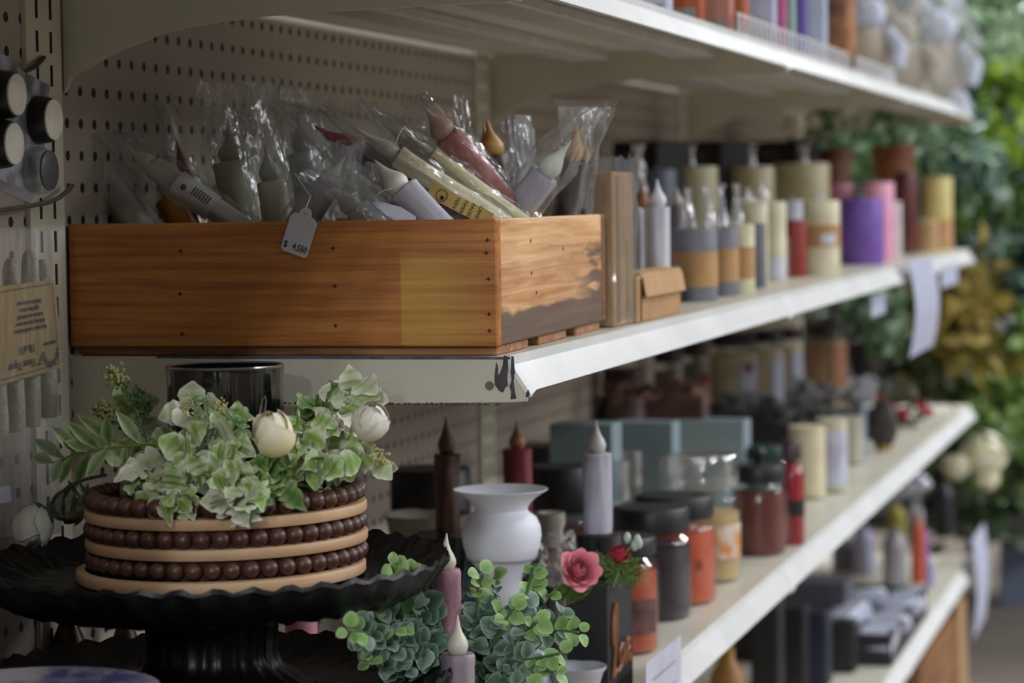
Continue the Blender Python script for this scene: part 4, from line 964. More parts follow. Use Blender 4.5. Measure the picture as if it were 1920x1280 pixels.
# ------------------------------------------------------------------ eucalyptus and candles in it
pot_p = (Xat(935, .038, -.24), .038)
eu = thing('eucalyptus_plant', 'artificial eucalyptus with round green leaves in black bowl', 'plant', (pot_p[0], pot_p[1], ZL)); E0 = Vector(eu.location)
MB().lathe([(.028, .0003), (.034, .006), (.045, .03), (.052, .036), (.054, .039), (.05, .038), (.04, .03), (0, .028)], 40).build('bowl', mat('121116', .2, coat=.5), eu)
EUC = leafmat('41624a', '8fa594', .6, .6, 60); EUL = leafmat('6f9a50', '9cb878', .55, .3, 60)
def euc_stem(path, xd0, xd1, seed, light=0, ls=.0165):
    rr = random.Random(seed); n = len(path); lf = max(0, 850-path[-1][0])/200; xd1 -= .27*min(1, lf); xd0 -= .04*min(1, lf); pp = [at(u, v, 0, xd0+(xd1-xd0)*i/(n-1))-E0 for i, (u, v) in enumerate(path)]
    MB().tube(pp, [.0011]*n, 6).build('stem', mat('587a4c', .6), eu); b = MB(); g = MB()
    tot = sum((a-c).length for a, c in zip(pp, pp[1:])); cnt = max(4, int(tot/.0095))
    for k in range(cnt+1):
        t = k/cnt*(n-1); i = min(int(t), n-2); p = pp[i].lerp(pp[i+1], t-i); ax = (pp[i+1]-pp[i]).normalized()
        for sgn in (1, -1):
            sv = ax.cross(Vector((rr.uniform(-1, 1), rr.uniform(-1, 1), rr.uniform(-1, 1)))).normalized()
            d = (sv*sgn+ax*.45).normalized(); l_ = ls*rr.uniform(.7, 1.2)*(1-.35*k/cnt)
            q = g if k/cnt > 1-light else b
            q.leaf(p+d*.002, d, Vector((-.9, -.35, .5))+Vector((rr.uniform(-.6, .6), rr.uniform(-.6, .6), rr.uniform(-.4, .6))), l_, l_*.95, 'round', bend=rr.uniform(-.1, .3), fold=rr.uniform(0, .35))
    if b.v: b.build('leaves', EUC, eu)
    if g.v: g.build('young_leaves', EUL, eu)
ST = [([(870, 1250), (800, 1190), (760, 1120), (735, 1060)], 0, .35), ([(870, 1250), (790, 1200), (720, 1150), (680, 1120)], .02, .2), ([(860, 1255), (780, 1230), (700, 1190), (655, 1180)], .0, .1),
      ([(870, 1250), (810, 1160), (775, 1100), (770, 1065)], -.02, .3), ([(900, 1250), (890, 1180), (895, 1120), (900, 1075)], -.02, .45), ([(900, 1250), (925, 1180), (930, 1120), (925, 1085)], .03, .1),
      ([(910, 1250), (950, 1180), (985, 1120), (1000, 1060)], -.01, .4), ([(910, 1250), (960, 1190), (1010, 1145), (1030, 1115)], .03, .15), ([(920, 1240), (980, 1190), (1040, 1180), (1085, 1185)], -.02, .25),
      ([(900, 1260), (950, 1240), (1000, 1235), (1050, 1225)], -.05, .4), ([(900, 1265), (960, 1265), (1010, 1255), (1040, 1262)], -.05, .3), ([(890, 1265), (860, 1200), (850, 1150), (870, 1110)], .03, .0),
      ([(900, 1260), (920, 1215), (945, 1170), (960, 1140)], -.05, .3), ([(870, 1260), (820, 1220), (770, 1200), (740, 1180)], -.03, .1), ([(880, 1270), (800, 1255), (730, 1250), (690, 1240)], .02, .1),
      ([(900, 1270), (930, 1265), (960, 1285), (990, 1290)], -.06, .2), ([(905, 1255), (970, 1215), (990, 1180), (1005, 1165)], -.03, .3), ([(860, 1270), (800, 1240), (760, 1225), (720, 1215)], -.0, .0), ([(885, 1250), (875, 1190), (905, 1150), (935, 1150)], -.02, .2), ([(840, 1240), (790, 1160), (730, 1100), (745, 1085)], .04, .0), ([(940, 1250), (990, 1230), (1020, 1200), (1050, 1150)], .03, .0)]
for k, (path, dx, lt) in enumerate(ST): euc_stem(path, pot_p[0]+dx*.3-.005, pot_p[0]+dx-.02, 300+k, lt)
PINK = mat('b58794', .5, '9a6e80', 50, .3, stretch=(1, 1, .3)); MAUVE = mat('8d8088', .5, '7c6e78', 50, .3, stretch=(1, 1, .3))
LF = mat('c9c2b2', .4, 'bfb8a8', 30)
stand_candle('pale pink flameless candle with white flame among eucalyptus leaves', 812, 866, 996, 1066, .068, ZL, PINK, LF, 40, bend=-.25)
stand_candle('mauve grey flameless candle with white flame at the bottom edge', 829, 892, 1150, 1224, .030, ZL, MAUVE, LF, 41, bend=-.1)
wb_ = MB(); xw = pot_p[0]+.03
o = thing('white_bottle', 'white rounded ornament half hidden behind the eucalyptus', 'ornament', at(990, 1290, 0, .28)); h_ = Zat(1130, o.location.x, o.location.y)-ZL; o.location.z = ZL
MB().lathe([(.014, .0003), (.018, .01), (.019, h_*.5), (.015, h_*.8), (.008, h_*.95), (0, h_)], 24).build('body', mat('b9b9c8', .5), o)
# white bowl at bottom right of it
x, y, r_, h = by_y(1022, 1138, 1250, .045, ZL); 
bw = thing('white_bowl', 'small white shallow bowl in front of the black wooden planter', 'bowl', (x, y, ZL)); r_ = 58*mpp((x, y, ZL)); h = Zat(1249, x, y)-ZL
MB().lathe([(r_*.45, .0003), (r_*.5, .003), (r_*.75, h*.55), (r_*.9, h*.88), (r_, h*.97), (r_, h*1.02), (r_*.93, h), (r_*.84, h*.9), (r_*.7, h*.6), (0, h*.35)], 48).build('dish', mat('b7bac2', .35, coat=.2), bw)
# black wooden planter with copper script
lx0 = at(1140, 1290, 2, ZL-.001); 
PX, PY = .30, .022
PX = Xat(1140, PY, -.25); xE = Xat(1186, PY, -.25); hB = Zat(1100, PX, PY)-ZL; wY = at(1062, 1200, 0, PX).y-PY
pb = thing('wooden_planter', 'black wooden flower box with copper script word on its side', 'planter', (PX, PY, ZL))
BW = mat('1c1c20', .6, '121216', 60, .4, stretch=(8, 8, 1)); W_ = xE-PX
for nm, a in (('side_board', (0, .007, 0, wY, 0.0003, hB)), ('side_board', (W_-.007, W_, 0, wY, 0.0003, hB)), ('side_board', (.0072, W_-.0072, 0, .007, 0.0003, hB)), ('side_board', (.0072, W_-.0072, wY-.007, wY, 0.0003, hB)), ('soil', (.0074, W_-.0074, .0072, wY-.0072, .0004, hB-.012))):
    MB().box(*a, 0.0008).build(nm, BW if nm != 'soil' else mat('1c1812', .9), pb, smooth=False)
# copper "Love" written as a bent strip
def stroke(mb, pts, s_, ox, oz):
    P = [Vector((ox+a*s_, -.0022, oz+b*s_)) for a, b in pts]
    Q = []
    for i in range(len(P)-1):
        p0, p1, p2, p3 = P[max(i-1, 0)], P[i], P[i+1], P[min(i+2, len(P)-1)]
        for k in range(6):
            t = k/6; Q.append(.5*((2*p1)+(p2-p0)*t+(2*p0-5*p1+4*p2-p3)*t*t+(3*p1-p0-3*p2+p3)*t**3))
    Q.append(P[-1]); mb.tube(Q, .0021, 6)
cw = MB(); S = W_*.205; oz = hB*.27
stroke(cw, [(.15, 1.1), (.0, 1.5), (.25, 2.6), (.6, 2.9), (.55, 2.2), (.3, .9), (.0, .1), (-.1, -.2), (.3, 0.05), (.8, -.1), (1.15, .1)], S, .012, oz)
stroke(cw, [(1.75, 1.0), (1.35, .75), (1.35, .2), (1.65, .0), (1.95, .4), (1.8, .95), (2.1, .9)], S, .012-.2*S, oz)
stroke(cw, [(2.2, 1.0), (2.35, .3), (2.45, .0), (2.75, .5), (2.8, 1.0), (3.0, .9)], S, .012-.3*S, oz)
stroke(cw, [(3.0, .5), (3.45, .65), (3.4, 1.0), (3.1, .9), (3.0, .4), (3.2, .0), (3.7, .3)], S, .012-.4*S, oz)
cw.build('script_lettering', mat('8a5428', .5, '6e4020', 60), pb)
fa_ = thing('flower_arrangement', 'pink rose with red bud and fern in the black planter', 'flowers', (PX+W_/2, PY+wY/2, ZL+hB-.011)); W0 = Vector(fa_.location)
rose(fa_, at(1084, 1072, 0, PX+.0)-W0, (-.9, -.5, .5), .0172, leafmat('cc4a58', 'f0a0aa', .6, .15, 60), closed=.45, seed=21, n=38)
rose(fa_, at(1160, 1050, 0, PX+.02)-W0, (-.3, -.2, 1), .0145, leafmat('8f1828', 'b02c44', .55, .1), closed=1.1, seed=22, n=14)
b = MB(); rr = random.Random(5)
for k in range(150):
    u = rr.uniform(1110, 1200); v = rr.uniform(1048, 1100); p = at(u, v, 0, PX+.02+rr.uniform(-.01, .03))-W0
    b.leaf(p, Vector((rr.uniform(-.5, .5), rr.uniform(-1, 1), rr.uniform(-.1, 1))), (-1, 0, .5), .011, .0022, 'lance')
b.build('fern', leafmat('3c5c1c', '5f8030', .6, .3), fa_)
MB().tube([at(u, v, 0, PX+.02)-W0 for u, v in [(1150, 1100), (1158, 1075), (1165, 1050), (1178, 1030), (1195, 1018)]], .0009, 6).build('stem', mat('7da05c', .6), fa_)
b = MB()
for (u, v) in [(1195, 1012), (1190, 1022), (1198, 1018), (1176, 1008)]: b.ball(at(u, v, 0, PX+.02)-W0, .0035, 8, 6, sc=(1, 1, 1.5))
b.build('white_buds', mat('b8c8b8', .6), fa_)
b = MB()
for (u, v) in [(1075, 1100), (1095, 1104), (1065, 1095), (1110, 1098)]: b.leaf(at(u, v, 0, PX+.0)-W0, (-.2, .4, -.3), (-1, 0, .5), .02, .01, 'oval')
b.build('sepals', leafmat('39551f', '55762c'), fa_)

# ------------------------------------------------------------------ third shelf: jars and neighbours
def jar(label, spec, z, wax, lid=None, lidh=.16, fill=.84, shape='straight', knob=False, label_m=None, lb=(.2, .6), ridged=0, name='jar_candle', glass=None, lab_ang=0, lab_w=1.5):
    x, y, r, h = spec; o = thing(name, label, 'jar candle', (x, y, z)); hb_ = h*(1-lidh)
    if shape == 'straight': pr = [(.86, 0), (.97, .03), (1, .08), (1, .84), (.97, .9), (.84, .95), (.82, 1)]
    elif shape == 'barrel': pr = [(.8, 0), (.9, .03), (.98, .2), (1.03, .5), (.99, .8), (.88, .93), (.8, 1)]
    else: pr = [(.95, 0), (1, .03), (1, .5), (1, .95), (.96, 1)]
    G = MB(); G.lathe([(a*r, .0003+b*hb_) for a, b in pr], 48, flute=ridged*.02, nf=22); G.build('glass', glass or GLASS, o)
    Wx = MB(); q = [(a*r*.93, b*hb_) for a, b in pr if b <= fill]; q[0] = (q[0][0], hb_*.025)
    la = [a for a, b in pr if b <= fill][-1]; q += [(la*r*.93, hb_*fill), (0, hb_*fill)]
    Wx.lathe(q, 40, flute=ridged*.02, nf=22); Wx.build('wax', wax, o)
    if lid is not None:
        lr = r*.93 if shape != 'wide' else r*1.03
        L = MB(); L.lathe([(lr*.98, hb_*.985), (lr*1.0, hb_+.001), (lr, h-.003), (lr*.96, h-.0005), (0, h)], 48); lo = L.build('lid', lid, o)
        if knob: MB().lathe([(r*.16, h-.001), (r*.14, h+.004), (r*.24, h+.011), (r*.24, h+.016), (r*.1, h+.021), (0, h+.021)], 24).build('knob', lid, lo)
    if label_m:
        a0 = math.atan2(CAM.y-y, CAM.x-x)+lab_ang; c = MB(); n = 10
        A = [c.V((r*1.012*math.cos(a0+lab_w*(i/n-.5)), r*1.012*math.sin(a0+lab_w*(i/n-.5)), hb_*lb[0])) for i in range(n+1)]
        B = [c.V((r*1.012*math.cos(a0+lab_w*(i/n-.5)), r*1.012*math.sin(a0+lab_w*(i/n-.5)), hb_*lb[1])) for i in range(n+1)]
        for i in range(n): c.F(A[i], A[i+1], B[i+1], B[i])
        c.build('paper_label', label_m, o)
    return o, a if False else o
LID = mat('131317', .45, '1b1b20', 50); ORW = mat('b04a22', .4, 'a8401c', 30); PLM = mat('241a26', .35)
def curved_text(o, s_, spec, size, zrel, m, off=0):
    x, y, r, h = spec; a0 = math.atan2(CAM.y-y, CAM.x-x)+off; step = size*.62/r
    for k, ch in enumerate(s_):
        a = a0+(k-(len(s_)-1)/2)*step
        M = Matrix.Translation((r*1.02*math.cos(a), r*1.02*math.sin(a), zrel)) @ Matrix.Rotation(a+PI/2, 4, 'Z') @ Matrix.Rotation(PI/2, 4, 'X'); text(ch, size, M, m, o, 'label_letter')
sp1 = by_base(1085, 1238, 1003, 1232, ZL)
jar('orange jar candle with black lid and brown triangle label, right of planter', sp1, ZL, ORW, LID, .14, .82, label_m=mat('6b4440', .5, '3a2a2a', 80), lb=(.22, .55), lab_ang=.55, lab_w=1.1)
sp2 = by_base(1146, 1300, 948, 1168, ZL)
jar('dark plum jar candle with wide black lid', sp2, ZL, PLM, LID, .21, .82)
sp3 = by_base(1188, 1346, 926, 1139, ZL)
j3, _ = jar('bright orange jar candle with black lid and dark lettering', sp3, ZL, mat('c0522c', .4, 'b84a24', 30), LID, .20, .84)
curved_text(j3, 'Cara', sp3, .022, sp3[3]*.40, mat('5a2418', .6), off=.15)
sp4 = by_base(1246, 1392, 850, 1096, ZL)
jar('cream candle in glass jar with clear lid and orange label', sp4, ZL, mat('c0a472', .4), GLID, .25, .72, label_m=mat('c07a38', .5, 'c8c0b0', 60), lb=(.25, .62), lab_ang=.6, lab_w=1.3)
sp5 = by_base(1372, 1478, 870, 1045, ZL)
jar('ribbed brown jar candle with knobbed black lid', sp5, ZL, mat('6b2c1e', .4, '5c2418', 30), LID, .18, .86, 'barrel', True, ridged=1)
x5, y5, r5, h5 = sp5
sp6 = by_base(1462, 1509, 868, 1023, ZL)
bt = thing('lotion_bottle', 'red bottle with black band beside the ribbed brown jar', 'bottle', (sp6[0], sp6[1], ZL)); x, y, r_, h = sp6
MB().lathe([(r_*.94, .0003), (r_, .003), (r_, h*.86), (r_*.9, h*.93), (r_*.5, h), (0, h)], 32).build('body', mat('94222a', .25, '86202a', 20, coat=.5), bt)
MB().lathe([(r_*1.02, h*.36), (r_*1.02, h*.56)], 32, cap=False).build('band', mat('1a0f10', .5), bt)
MB().lathe([(r_*.42, h), (r_*.42, h*1.04), (r_*.8, h*1.05), (r_*.8, h*1.22), (r_*.6, h*1.3), (0, h*1.3)], 24).build('stopper', mat('5a4540', .35, '3c2c2c', 40), bt)
jar('green lidded candle between the ribbed jar and the blue boxes', by_y(1400, 1478, 835, .13, ZL), ZL, mat('4a6a5a', .4), mat('15382e', .4), .2)
jar('tall ivory candle in straight glass, right of the red bottle', by_base(1478, 1551, 790, 937, ZL), ZL, mat('dccfaa', .5), None, .02, .96, 'tumbler')
jar('ivory jar with blue-edged white label', by_base(1530, 1592, 770, 925, ZL), ZL, mat('d0c8ac', .5), None, .05, .95, 'tumbler', label_m=mat('b8c4d4', .5, 'a89cb4', 30), lb=(.1, .8), lab_ang=.3)
jar('clear glass jar with ivory wax behind the blue-labelled jar', by_y(1560, 1622, 752, .1, ZL), ZL, mat('b4ac98', .5), None, .05, .8, 'tumbler')
# glass jars with clear lids behind the white taper
for k, (uL, uR, vT, y, lb_) in enumerate([(1130, 1185, 862, .17, 'clear lidded glass jar right behind the white taper'), (1160, 1208, 845, .2, 'taller clear lidded glass jar behind the white taper')]):
    jar(lb_, by_y(uL, uR, vT, y, ZL), ZL, mat('a8987c', .5), GLID, .3, .7)
jar('clear glass jar with amber rim behind the orange lettered jar', by_y(1236, 1330, 858, .15, ZL), ZL, mat('9c8c6c', .5), GLID, .3, .6)
# black lid jars in the dim rear
jar('big black-lidded jar in the dim rear left of the brown taper', by_y(728, 890, 876, .29, ZL), ZL, mat('14100e', .4), LID, .45, .9)
jar('black-lidded amber jar behind the red taper and vase', by_y(985, 1120, 872, .22, ZL), ZL, mat('6a2c12', .3), LID, .34, .8)
jar('black-lidded dark jar at the very back behind the red taper', by_y(960, 1090, 832, .33, ZL), ZL, mat('1c1614', .4), LID, .3, .8)
# tapers on holders
def holder(label, x, y, r, zt, zb=ZL, m=None):
    o = thing('candle_holder', label, 'candle holder', (x, y, zb)); h = zt-zb
    MB().lathe([(r*.8, .0003), (r*.85, .004), (r*.7, h*.3), (r*.8, h*.7), (r, h*.94), (r, h-.001), (r*.9, h), (r*.5, h*.99), (0, h*.99)], 40).build('body', m or mat('121115', .3, coat=.3), o); return o
t, x, zb, zt = stand_candle('tall white textured flameless taper on a black pot', 1093, 1147, 785, 850, .062, ZL, mat('b4b1be', .55, 'a3a0b0', 60, .5, stretch=(1, 1, .3)), mat('c6c3c2', .4), 35, vBot=1000, rough=.07)
holder('black glossy pot carrying the white taper behind the pink rose', x, .062, .017*1.25, zb)
t, x, zb, zt = stand_candle('dark brown flameless taper with brown bent flame', 816, 862, 778, 852, .2, ZL, mat('4a2a1a', .5, '351c10', 50, .4), mat('5a3820', .5), 34, vBot=1000, rough=.1)
holder('black round candle holder under the brown taper', x, .2, .034, zb)
t, x, zb, zt = stand_candle('red flameless taper with tan flame behind the white vase', 944, 998, 785, 842, .17, ZL, mat('7c2832', .5, '6c202c', 50, .3), mat('94653c', .5), 31, vBot=960)
holder('dark holder beneath the red taper', x, .17, .02, zb)
# white vase
vx = Xat(942, .115, -.2); vy = .115; k_ = mpp((vx, vy, -.2)); 
va = thing('white_vase', 'matt white flared ceramic vase', 'vase', (vx, vy, ZL)); zt = Zat(925, vx, vy)-ZL
def vz(v): return Zat(v, vx, vy)-ZL
prof = [(34, ZL), ]
P_ = [(.028, .0003), (.03, .004), (.024, .012), (.016, vz(1150)), (35*k_, vz(1098)), (38*k_, vz(1075)), (60*k_, vz(1048)), (66*k_, vz(1042)), (72*k_, vz(1022)), (75*k_, vz(1003)), (73*k_, vz(985)), (66*k_, vz(970)), (53*k_, vz(960)), (49*k_, vz(955)), (53*k_, vz(945)), (66*k_, vz(932)), (88*k_, vz(918)), (88.5*k_, vz(916)), (86*k_, vz(917)), (64*k_, vz(931)), (50*k_, vz(946)), (46*k_, vz(956)), (30*k_, vz(975)), (0, vz(980))]
MB().lathe(P_, 72).build('body', mat('dcdfe6', .5, 'd4d8e0', 20), va)
MB().lathe([(61.5*k_, vz(1049)), (64.5*k_, vz(1047)), (65.5*k_, vz(1044))], 72, cap=False).build('ring', mat('a8acb4', .5), va)
# ornate crackled white pot behind
x, y, r_, h = by_y(1008, 1062, 960, .15, ZL)
op = thing('ceramic_pot', 'glossy cream pot with rolled neck and floral print behind the vase', 'pot', (x, y, ZL))
MB().lathe([(r_*.8, .0003), (r_*1.1, h*.2), (r_*1.2, h*.45), (r_*1.0, h*.6), (r_*.75, h*.72), (r_*.95, h*.8), (r_*.8, h*.86), (r_, h*.93), (r_*.98, h), (r_*.8, h*.99), (r_*.6, h*.9)], 48).build('body', mat('b8b0a8', .15, 'a09890', 40, coat=.6), op)
b = MB(); rr = random.Random(3)
x, y, r_, h = by_y(1000, 1065, 1015, .12, ZL)
fp = thing('floral_ornament', 'white lace flowers with yellow and red touches beside the vase', 'ornament', (x, y, ZL))
for k in range(60): b.leaf((rr.gauss(0, .012), rr.gauss(0, .012), h*.6+rr.random()*h*.4), rdir(rr, .3), rdir(rr, .5), .012, .008, 'oval')
b.build('petals', mat('b8b6b4', .6), fp); b = MB()
for k in range(9): b.leaf((rr.gauss(0, .010)-.01, rr.gauss(0, .012), h*.7+rr.random()*h*.3), rdir(rr, .3), rdir(rr, .5), .010, .005, 'oval')
b.build('coloured_petals', mat('a85a28', .6, 'b09a28', 60), fp)
MB().lathe([(.012, .0003), (.014, .01), (.008, h*.3), (.007, h*.65)], 20).build('stand', mat('2a2420', .5), fp)
x, y, r_, h = by_y(868, 925, 1030, .14, ZL)
o = thing('teal_jar', 'small dark teal and yellow patterned jar below the vase', 'jar', (x, y, ZL)); MB().lathe([(r_*.8, .0003), (r_, h*.2), (r_, h*.8), (r_*.7, h), (0, h)], 30).build('body', mat('124a5c', .25, '6e6a20', 22, ramp=(.5, .56), coat=.4), o)
x, y, r_, h = by_y(858, 905, 965, .235, ZL)
o = thing('cream_dish', 'cream dish in the dim space behind the brown taper', 'dish', (Xat(800, .27, -.2), .27, ZL)); MB().lathe([(.02, .0003), (.024, .05), (.04, Zat(962, o.location.x, .27)-ZL-.006), (.044, Zat(962, o.location.x, .27)-ZL), (.038, Zat(962, o.location.x, .27)-ZL-.004), (0, .08)], 36).build('body', mat('8a8074', .4), o)
# pale blue boxes behind
BLUE = mat('8fa4ac', .5, '869aa2', 20)
def rearbox(label, u0, u1, vT, y, z, m, name='carton_box', dpt=.05, cat='box', group=None):
    x = Xat((u0+u1)/2, y, z+.1); h = Zat(vT, x, y)-z; W = (u1-u0)*mpp((x, y, z))/math.cos(YAW)-.002
    o = thing(name, label, cat, (x, y, z), 0, group); MB().box(0, dpt, -W/2, W/2, .0003, h, .0015).build('carton', m, o, smooth=False); return o, h, W
rearbox('pale blue box, nearest of the blue row behind glass jars', 1030, 1150, 795, .225, ZL, BLUE)
rearbox('pale blue box in the middle of the blue row', 1150, 1262, 792, .225, ZL, BLUE)
rearbox('pale blue box, farthest of the row, by the ribbed jar', 1274, 1396, 788, .205, ZL, mat('9db2ba', .5))
# dim tall jars behind (upper row of third shelf), grey cloth
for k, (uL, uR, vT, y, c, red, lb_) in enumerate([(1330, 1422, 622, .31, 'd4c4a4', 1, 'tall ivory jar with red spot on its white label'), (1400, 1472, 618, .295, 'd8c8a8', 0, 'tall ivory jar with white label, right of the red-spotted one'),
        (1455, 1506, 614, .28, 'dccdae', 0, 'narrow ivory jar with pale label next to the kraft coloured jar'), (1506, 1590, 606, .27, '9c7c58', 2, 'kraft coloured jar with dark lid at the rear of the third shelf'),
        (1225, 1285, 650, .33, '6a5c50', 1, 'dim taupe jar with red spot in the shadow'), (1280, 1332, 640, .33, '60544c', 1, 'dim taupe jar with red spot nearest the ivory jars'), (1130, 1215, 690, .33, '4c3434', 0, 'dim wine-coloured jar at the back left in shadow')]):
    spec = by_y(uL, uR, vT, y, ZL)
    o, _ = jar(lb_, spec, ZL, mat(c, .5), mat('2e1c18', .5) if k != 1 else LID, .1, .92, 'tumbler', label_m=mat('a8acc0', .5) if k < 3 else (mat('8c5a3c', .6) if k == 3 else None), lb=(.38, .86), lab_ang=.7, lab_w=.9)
    if red == 1:
        x, y_, r_, h = spec; a0 = math.atan2(CAM.y-y_, CAM.x-x)+.6; m_ = MB(); m_.M = Matrix.Translation((r_*1.02*math.cos(a0), r_*1.02*math.sin(a0), h*.72)); m_.ball((0, 0, 0), .011, 10, 8, sc=(.2, .8, 1)); m_.build('red_spot', mat('8e3028', .6), o)
# low parapet of rolled towels and driftwood on top of the boxes' row
def lump(name, label, cat, u, v, y, sx, sz, m, n=7, seed=1, z=None, leaf=False):
    x = Xat(u, y, 0 if z is None else z); zc = Zat(v, x, y); k = mpp((x, y, zc)); rr = random.Random(seed)
    o = thing(name, label, cat, (x, y, zc)); b = MB()
    for i in range(n):
        a = (rr.uniform(-1, 1)*sx*k, rr.uniform(-1, 1)*sz*k*.4)
        pts = [(rr.uniform(-.02, .02), a[0]+t*sx*k*.5, a[1]+.4*sz*k*math.sin(t*2.2+i)) for t in (-1, -.5, 0, .5, 1)]
        b.tube(pts, [sz*k*.15, sz*k*.32, sz*k*.36, sz*k*.3, sz*k*.12], 8)
    b.build('coil', m, o); return o
def onstack(label, u0, u1, vT, y, cols, name, cat): pass
rearbox('dark brown carton lying at the rear under the dim jars', 1120, 1318, 742, .30, ZL, mat('6a4a40', .7, '543830', 30), 'folded_towel', .04, 'towel')
rearbox('black crate behind the grey cloth, rear of third shelf', 1325, 1500, 760, .255, ZL, mat('2a2a2e', .6), 'storage_crate', .05, 'crate')
for k, (u, v, y, sx, sz, c, lb_) in enumerate([(1180, 738, .3, 40, 26, '6c4c40', 'brown rolled cloth left, above the blue boxes'), (1270, 738, .29, 38, 30, '7c5c50', 'brown rolled cloth right, above the blue boxes'), (1430, 765, .225, 60, 30, '5c5c64', 'charcoal knitted cloth heap behind the ribbed jar'),
        (1545, 745, .2, 70, 34, '86868c', 'grey knitted cloth heap over the ivory candles'), (1600, 728, .22, 40, 24, '98989e', 'pale grey cloth end near the kraft coloured jar')]):
    lump('cloth_roll', lb_, 'cloth', u, v, y, sx, sz, mat(c, .9, bump=.4), 9, k)
# stand under the grey cloths so that they rest on something
o, h_, w_ = rearbox('grey wicker basket under the knitted cloths', 1500, 1640, 768, .18, ZL, mat('57565a', .8, '44434a', 60, .5), 'wicker_basket', .08, 'basket')
# shell / wood slice, blue strip, far red flowers
x, y, r_, h = by_base(1628, 1684, 752, 848, ZL)
o = thing('slate_ornament', 'dark rounded slate ornament with gold foot on the third shelf', 'ornament', (x, y, ZL))
b = MB(); b.ball((0, 0, h*.52), 1, 20, 14, sc=(r_*.5, r_, h*.5), bumpy=.08); b.build('stone', mat('3e3a36', .6, '2c2826', 40, .4), o); MB().lathe([(r_*.5, .0003), (r_*.5, .004), (r_*.3, .012)], 24).build('foot', mat('8a6a28', .4, metal=.5), o)
for k, (u0, u1, vT, vB, c, lb_) in enumerate([(1600, 1616, 748, 860, '2a2020', 'thin dark stick beside the slate ornament'), (1612, 1625, 742, 862, '7c98b4', 'slim light blue bottle beside the slate ornament')]):
    x, y, r_, h = by_base(u0, u1, vT, vB, ZL); o = thing('slim_bottle', lb_, 'bottle', (x, y, ZL)); MB().lathe([(r_*.9, .0003), (r_, .004), (r_, h*.8), (r_*.5, h*.9), (r_*.45, h), (0, h)], 20).build('body', mat(c, .4), o)
x, y, r_, h = by_base(1650, 1742, 725, 805, ZL)
fa2 = thing('red_flower_bunch', 'bunch of red artificial flowers lying on the third shelf', 'flowers', (x, y, ZL)); rr = random.Random(7)
for k in range(8): rose(fa2, Vector((rr.uniform(-.6, .6)*r_, (k/7-.5)*1.8*r_, h*(.25+.6*rr.random()))), rdir(rr, 1), r_*.34, leafmat('a01c2c', 'c43c50'), closed=.7, seed=k, n=10)
b = MB()
for k in range(40): b.leaf((rr.gauss(0, .5)*r_, rr.gauss(0, .6)*r_, h*.15+rr.random()*h*.9), rdir(rr), rdir(rr), .03, .012, 'oval')
b.build('leaves', leafmat('3a4430', '5c6448'), fa2); MB().tube([(0, 0, .002), (.0, .0, h*.5)], .006, 6).build('stem', mat('2c3418', .7), fa2)
def pot_plant(label, uL, uR, vT, y, z, hx, h1, h2, seed, n=70, vleaf=None):
    x, y, r_, h = by_y(uL, uR, vT, y, z); o = thing('potted_plant', label, 'plant', (x, y, z)); 
    MB().lathe([(r_*.7, .0003), (r_*.95, h*.9), (r_*1.05, h*.9), (r_*1.05, h), (r_*.9, h), (r_*.85, h*.85), (0, h*.85)], 28).build('pot', mat(hx, .6), o)
    b = MB(); rr = random.Random(seed)
    for k in range(n): b.leaf((rr.gauss(0, .6)*r_, rr.gauss(0, .7)*r_, h+rr.random()*h*.7), rdir(rr, .4), rdir(rr, .6), r_*.7, r_*.3, 'oval')
    b.build('foliage', leafmat(h1, h2), o); return o
pot_plant('grassy plant in brown pot at the far end of the third shelf', 1775, 1832, 700, .12, ZL, '3a2418', '4c5a2c', '7c8a50', 1)
pot_plant('brown basket with green sprigs on the second shelf, left one', 1522, 1598, 278, .2, ZM, '5c3018', '4c7c40', '7ca070', 2, 90)
pot_plant('brown basket with green sprigs on the second shelf, right one', 1634, 1716, 272, .16, ZM, '7a4422', '4c7c40', '86a878', 3, 90)
bush('artificial_plant', 'yellow and blue speckled dark bush behind the red flowers', 'plant', (Xat(1650, .3, -.1), .26, ZL+.10), (.10, .08, .09), 130, .04, '2c3424', '4c5838', seed=31, pot=(.03, .008, '2a1c14'))
bush('artificial_plant', 'mossy plant under the second shelf near the hanging paper strip', 'plant', (Xat(1580, .33, -.05), .28, -.125), (.14, .07, .08), 150, .045, '2e4a20', '5c7c58', seed=32, pot=(.04, .082, '1c120e'))
# ------------------------------------------------------------------ labels clipped to the shelf lips
def lipcard(label, u0, v0, u1, v1, yy, m, lines=0, name='shelf_label', curl=0, cat='shelf label'):
    A = at(u0, v0, 1, yy); B = at(u1, v1, 1, yy); x = (A.x+B.x)/2; o = thing(name, label, cat, (x, yy, A.z)); w_ = abs(B.x-A.x); h = A.z-B.z
    b = MB(); n = 10; G = []
    for k in range(n+1):
        t = k/n; yo = -curl*math.sin(t*PI); G.append([b.V((-w_/2+t*curl*1.2, yo, -h*t)), b.V((w_/2+t*curl*1.2, yo, -h*t)), ])
    H = [[b.V(Vector(b.v[i])+Vector((0, .0006, 0))) for i in g] for g in G]
    for a, c in zip(G, G[1:]): b.F(a[0], a[1], c[1], c[0])
    for a, c in zip(H, H[1:]): b.F(a[1], a[0], c[0], c[1])
    q = b.build('card', m, o)
    if lines:
        t_ = MB()
        for k in range(lines):
            t = (k+1)/(lines+1); yo = -curl*math.sin(t*PI)-.0006; t_.box(-w_*.32+t*curl*1.2, w_*.32+t*curl*1.2, yo-.0002, yo, -h*t-.0015, -h*t)
        t_.build('printed_line', mat('9496a4', .7), q, smooth=False)
    return o
LC_ = mat('b4b8cc', .5)
